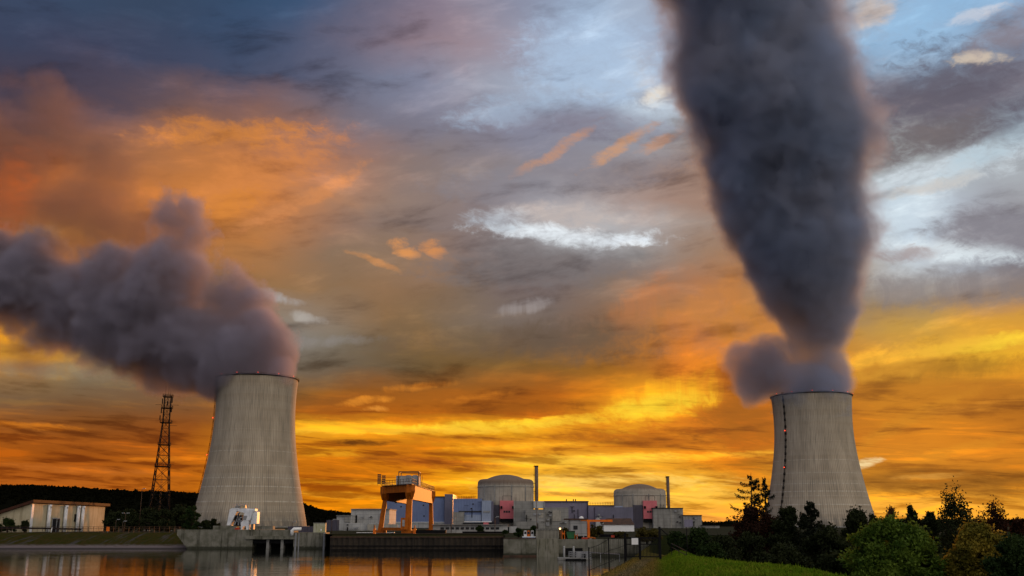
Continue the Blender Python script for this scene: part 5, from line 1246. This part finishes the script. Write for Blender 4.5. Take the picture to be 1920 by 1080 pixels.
# ------------------------------------------------------------------ trees and shrubs
LEAF = {'green': leafy('leaf_green', (.018, .055, .006), (.13, .19, .022), .45, .3), 'yellow': leafy('leaf_yellow', (.07, .075, .010), (.28, .20, .024), .5, .3),
        'dark': leafy('leaf_dark', (.010, .016, .005), (.022, .028, .008), .4, .2), 'autumn': leafy('leaf_autumn', (.018, .008, .005), (.038, .014, .006), .4, .3),
        'needle': leafy('leaf_needle', (.007, .011, .006), (.016, .020, .009), .5, .15), 'olive': leafy('leaf_olive', (.05, .042, .010), (.085, .07, .016), .5, .25), 'bush': leafy('leaf_bush', (.010, .026, .006), (.028, .045, .010), .5, .25),
        'russet': leafy('leaf_russet', (.05, .02, .012), (.09, .04, .02), .6, .3)}
def broadleaf(name, label, cat, px, py_top, hw, Y, leaf, zb, seed, group=None, n=14000, size=.16, clumps=34, upright=0., sparse=0., squash=1.0):
    rng = np.random.default_rng(seed); k = MPP(1000, Y); H = PZ(py_top, Y) - zb; W = hw * k
    t = thing(name, label, cat, (PX(px, Y), Y, zb), group=group)
    cl = []
    for i in range(clumps):
        a = rng.uniform(0, 2 * math.pi); h = rng.uniform(.12, 1) ** .8
        env = math.sin(math.pi * min(1, (.18 + .82 * h)) ** (1.15 if upright < .5 else .8)) ** .6 if h < .999 else .3
        env = max(env, .2); rr = W * env * rng.uniform(.1, 1) ** .38 * rng.uniform(.78, .98)
        s = rng.uniform(.10, .24) * min(W, H * .6) * (1.15 if clumps < 40 else 1)
        cl.append((math.cos(a) * rr, math.sin(a) * rr * .9, max(s * .6, h * H - s * .7), s, s, s * (1 + upright * 1.4) * rng.uniform(.7, 1.05)))
    for i in range(6): cl.append((rng.uniform(-.3, .3) * W, rng.uniform(-.3, .3) * W, H * rng.uniform(.25, .9) - .1 * H, W * .28, W * .28, H * .16))
    c = np.array(cl); w = c[:, 3] ** 2; idx = rng.choice(len(c), n, p=w / w.sum()); d = rng.normal(size=(n, 3)); d /= np.linalg.norm(d, axis=1)[:, None]
    rad = rng.uniform(.25, 1, (n, 1)) ** .45 * (1 + rng.normal(size=(n, 1)) * .13)
    pos = c[idx, :3] + d * c[idx, 3:6] * rad; pos = pos[pos[:, 2] > .05]
    if sparse: pos = pos[rng.random(len(pos)) > sparse * (pos[:, 2] / H)]
    pos[:, 2] *= squash
    # stray sprays breaking the outline
    m = n // 7; i2 = rng.choice(len(c), m); d = rng.normal(size=(m, 3)); d[:, 2] = np.abs(d[:, 2]) * 1.3; d /= np.linalg.norm(d, axis=1)[:, None]
    sp = c[i2, :3] + d * c[i2, 3:6] * (1 + rng.uniform(0, 1, (m, 1)) ** 2 * .8); pos = np.concatenate([pos, sp])
    quads_obj('crown', leaf_quads(pos, size, rng), LEAF[leaf], t)
    tr = MB(); r0 = max(.1, W * .05)
    tr.tube([(0, 0, -.4), (.1, 0, H * .3), (-.05, .05, H * .62), (.05, 0, H * .88)], [r0 * 1.3, r0, r0 * .6, r0 * .15], 8); tr.build('trunk', M['bark'], t)
    lm = MB()
    for q in cl[:18]:
        z0 = max(.1 * H, q[2] * .45); lm.tube([(0, 0, z0), (q[0] * .45, q[1] * .45, (z0 + q[2]) / 2), (q[0], q[1], q[2] + q[5] * .5)], [r0 * .5, r0 * .3, r0 * .08], 5)
    lm.build('limbs', M['bark'], t); return t
def conifer(name, label, px, py_top, hw, Y, zb, seed, lean=0., dens=1.0, leaf='needle', droop=.25, low=.1, group=None, ragged=False):
    rng = np.random.default_rng(seed); k = MPP(1000, Y); H = PZ(py_top, Y) - zb; W = hw * k
    t = thing(name, label, 'conifer', (PX(px, Y), Y, zb), group=group)
    tr = MB(); tr.tube([(0, 0, -.4), (lean * .4, 0, H * .5), (lean, 0, H)], [H * .018, H * .012, .02], 8); tr.build('trunk', M['bark'], t)
    br = MB(); V = []
    z = H * low; nb = 0
    while z < H * .985:
        f = z / H; L = W * (min(1, (1 - f) * 2.3) ** .8 if ragged else (1 - f) ** .75) * (rng.uniform(.3, 1.15) if ragged else rng.uniform(.65, 1.12)) + .12; a = rng.uniform(0, 2 * math.pi)
        p0 = np.array([lean * f, 0, z]); dr = np.array([math.cos(a), math.sin(a), 0]); pts = []
        for u in np.linspace(0, 1, 6): pts.append(p0 + dr * L * u + np.array([0, 0, L * (-droop * u + (droop + .12) * u * u * u + .1 * u)]))
        br.tube(pts, [.05 * (1 - f) + .012, .04 * (1 - f) + .01, .03 * (1 - f) + .01, .025 * (1 - f) + .008, .015, .006], 4, cap=False)
        n = int((130 if ragged else 90) * dens * (L / W + .25)); u = rng.random(n) ** .8; ii = np.clip((u * 5).astype(int), 0, 4); fr = u * 5 - ii; pa = np.array(pts)
        b = pa[ii] * (1 - fr[:, None]) + pa[ii + 1] * fr[:, None]
        side = np.cross(dr, [0, 0, 1]); b = b + side * (rng.normal(size=(n, 1)) * L * (.11 if ragged else .16) * (1 - u[:, None] * .6)) + np.array([0, 0, 1]) * rng.normal(size=(n, 1)) * .1 - np.array([0, 0, 1]) * np.abs(rng.normal(size=(n, 1))) * .13
        V.append(leaf_quads(b, .12 if ragged else .17, rng)); z += H * (rng.uniform(.006, .03) if ragged else rng.uniform(.006, .016)); nb += 1
    quads_obj('needles', np.concatenate(V), LEAF[leaf], t); br.build('branches', M['bark'], t); return t

RZ = 0.9
conifer('larch_tree', 'tall dark larch with ragged drooping branches left of the right cooling tower', 1409, 886, 46, 140, RZ, 11, .3, 1.3, droop=.16, low=.12, ragged=True)
conifer('larch_tree', 'thinner second larch overlapping the left edge of the right cooling tower', 1436, 893, 34, 143, RZ, 12, .2, 1.0, droop=.12, low=.2, ragged=True)
broadleaf('autumn_tree', 'dark reddish autumn tree beneath the two larches', 'tree', 1418, 950, 58, 136, 'autumn', RZ, 21, n=15000, size=.2)
broadleaf('dark_tree', 'dense dark tree filling the gap right of the larches', 'tree', 1478, 952, 44, 132, 'dark', RZ, 22, n=14000, size=.2)
conifer('pine_tree', 'dark pointed pine in front of the right cooling tower base', 1522, 939, 62, 128, RZ, 13, .0, 1.25, droop=.05, low=.04)
broadleaf('dark_tree', 'dark undergrowth tree at the foot of the pine', 'tree', 1545, 985, 50, 120, 'dark', RZ, 23, n=12000, size=.2)
broadleaf('dark_tree', 'dark round tree at the right foot of the right cooling tower', 'tree', 1605, 951, 32, 175, 'dark', RZ, 24, n=9000, size=.24)
broadleaf('green_bush', 'large bright green bush in the right foreground', 'bush', 1672, 974, 104, 88, 'green', .2, 31, n=34000, size=.15, clumps=95)
broadleaf('yellow_bush', 'large yellow green bush in the right foreground corner', 'bush', 1832, 984, 74, 86, 'yellow', .2, 32, n=25000, size=.15, clumps=80)
broadleaf('green_bush', 'dark green bush at the right edge beside the yellow one', 'bush', 1900, 1008, 66, 80, 'bush', .2, 33, n=22000, size=.16, clumps=50)
for i, (px, py, hw, Y, leaf, up, sp, lab) in enumerate((
        (1669, 953, 27, 190, 'russet', .3, .5, 'small russet tree showing just above the bright green bush'), (1711, 949, 17, 185, 'dark', 1., .4, 'narrow dark sapling above the bright green bush'),
        (1745, 960, 26, 180, 'dark', .2, .2, 'low dark tree left of the tall upright tree'), (1786, 921, 44, 172, 'dark', 1.2, .55, 'tall dark tree with upright sprays, highest of the right back row'),
        (1863, 950, 42, 178, 'autumn', .8, .6, 'airy reddish dark tree behind the yellow green bush'), (1912, 972, 26, 176, 'autumn', .3, .4, 'small reddish tree at the right edge of the back row'), (1640, 962, 22, 200, 'dark', .3, .3, 'little dark tree between the tower and the russet tree'))):
    broadleaf('back_tree', lab, 'tree', px, py, hw, Y, leaf, RZ, 40 + i, 'trees of the right back row', n=5200, size=.22, clumps=26, upright=up, sparse=sp)
for i, (px, py, hw, Y, lab) in enumerate(((1300, 990, 46, 122, 'dark green shrub right of the gate behind the handrail'), (1268, 996, 26, 128, 'small dark shrub touching the gate post'), (1352, 1003, 40, 118, 'dark low shrub on the slope left of the autumn tree'),
        (1405, 1000, 52, 112, 'dark shrub on the slope below the larches'), (1470, 1018, 50, 104, 'dark shrub on the slope below the pine'), (1562, 1040, 46, 92, 'low dark shrub beside the bright green bush'), (1335, 1018, 40, 112, 'low dark shrub nearest the lawn edge'))):
    broadleaf('slope_shrub', lab, 'shrub', px, py, hw, Y, 'bush' if i in (0, 1, 6) else 'dark', .6, 60 + i, 'dark shrubs beyond the lawn', n=9000, size=.17, clumps=30)
for i, (px, py, hw, Y, leaf, lab, z) in enumerate(((1212, 989, 34, 215, 'olive', 'wide olive hedge below the right pink hatch', 3.4), (1112, 984, 9, 250, 'olive', 'thin olive tree right beside the jib crane post', 3.8), (1124, 986, 11, 255, 'olive', 'bushy olive tree right of the jib crane', 3.8), (1165, 997, 20, 246, 'olive', 'low olive hedge behind the red ended container', 3.8),
        (972, 990, 8, 246, 'bush', 'small dark shrub left of the parked vans', 3.7), (1001, 986, 8, 244, 'bush', 'upright green shrub behind the parked vans', 3.7), (947, 994, 7, 300, 'bush', 'small dark shrub at the end of the dark container', 4.2), (900, 985, 9, 340, 'bush', 'small green shrub in front of the white office', 4.2), (1060, 990, 7, 238, 'olive', 'scraggy plant beside the green skip', 3.7),
        (359, 946, 20, 308, 'bush', 'green leafy bush at the left foot of the cooling tower', 4.2), (384, 975, 18, 309, 'dark', 'low dark bush between the green bush and the white machine', 4.2), (402, 972, 13, 312, 'dark', 'spiky dark bush left of the white machine', 4.2), (15, 972, 22, 362, 'bush', 'sparse shrub in front of the cream building gable', 4.2), (46, 974, 10, 364, 'dark', 'small dark shrub at the corner of the cream building', 4.2))):
    broadleaf('shrub', lab, 'shrub', px, py, hw, Y, leaf, z, 80 + i, n=2600 if hw < 18 else 6000, size=.24 if Y > 200 else .18, clumps=20)
for i, (px, py, hw, Y) in enumerate(((215, 960, 30, 400), (245, 955, 26, 420), (300, 956, 34, 400), (335, 948, 28, 420), (275, 952, 26, 440))):
    broadleaf('bank_tree', ['dark tree just right of the cream building', 'dark tree behind the two headed lamp post', 'dark tree at the foot of the lattice mast', 'dark tree between the mast and the cooling tower', 'dark tree left behind the mast foot'][i], 'tree', px, py, hw, Y, 'dark', G, 110 + i, 'dark trees around the mast', n=5000, size=.42, clumps=26)
def grass():
    rng = np.random.default_rng(9); V = []
    n = 110000; y = 30 + 82 * rng.random(n) ** 1.25; x = rng.uniform(-1, 1, n) * 3 + .141 * y + 3.5 + rng.uniform(-5, 7, n)
    ok = (x > -4.5 + .159 * y - 1.5) & (x < 18.5); x, y = x[ok], y[ok]
    keep = (x > .141 * y - .3) | (rng.random(len(x)) < .35); x, y = x[keep], y[keep]; z = levee_z(x, y); n = len(x)
    a = rng.uniform(0, math.pi, n); w = rng.uniform(.02, .05, n); h = rng.uniform(.04, .13, n) * (1 + .8 * (rng.random(n) < .06)); dx, dy = np.cos(a) * w, np.sin(a) * w; lx, ly = rng.normal(size=n) * .05, rng.normal(size=n) * .05
    V = np.stack([np.stack([x - dx, y - dy, z - .02], -1), np.stack([x + dx, y + dy, z - .02], -1), np.stack([x + lx + dx * .2, y + ly, z + h], -1), np.stack([x + lx - dx * .2, y + ly, z + h], -1)], 1)
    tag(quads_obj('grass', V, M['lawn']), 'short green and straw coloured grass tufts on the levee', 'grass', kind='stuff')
grass()
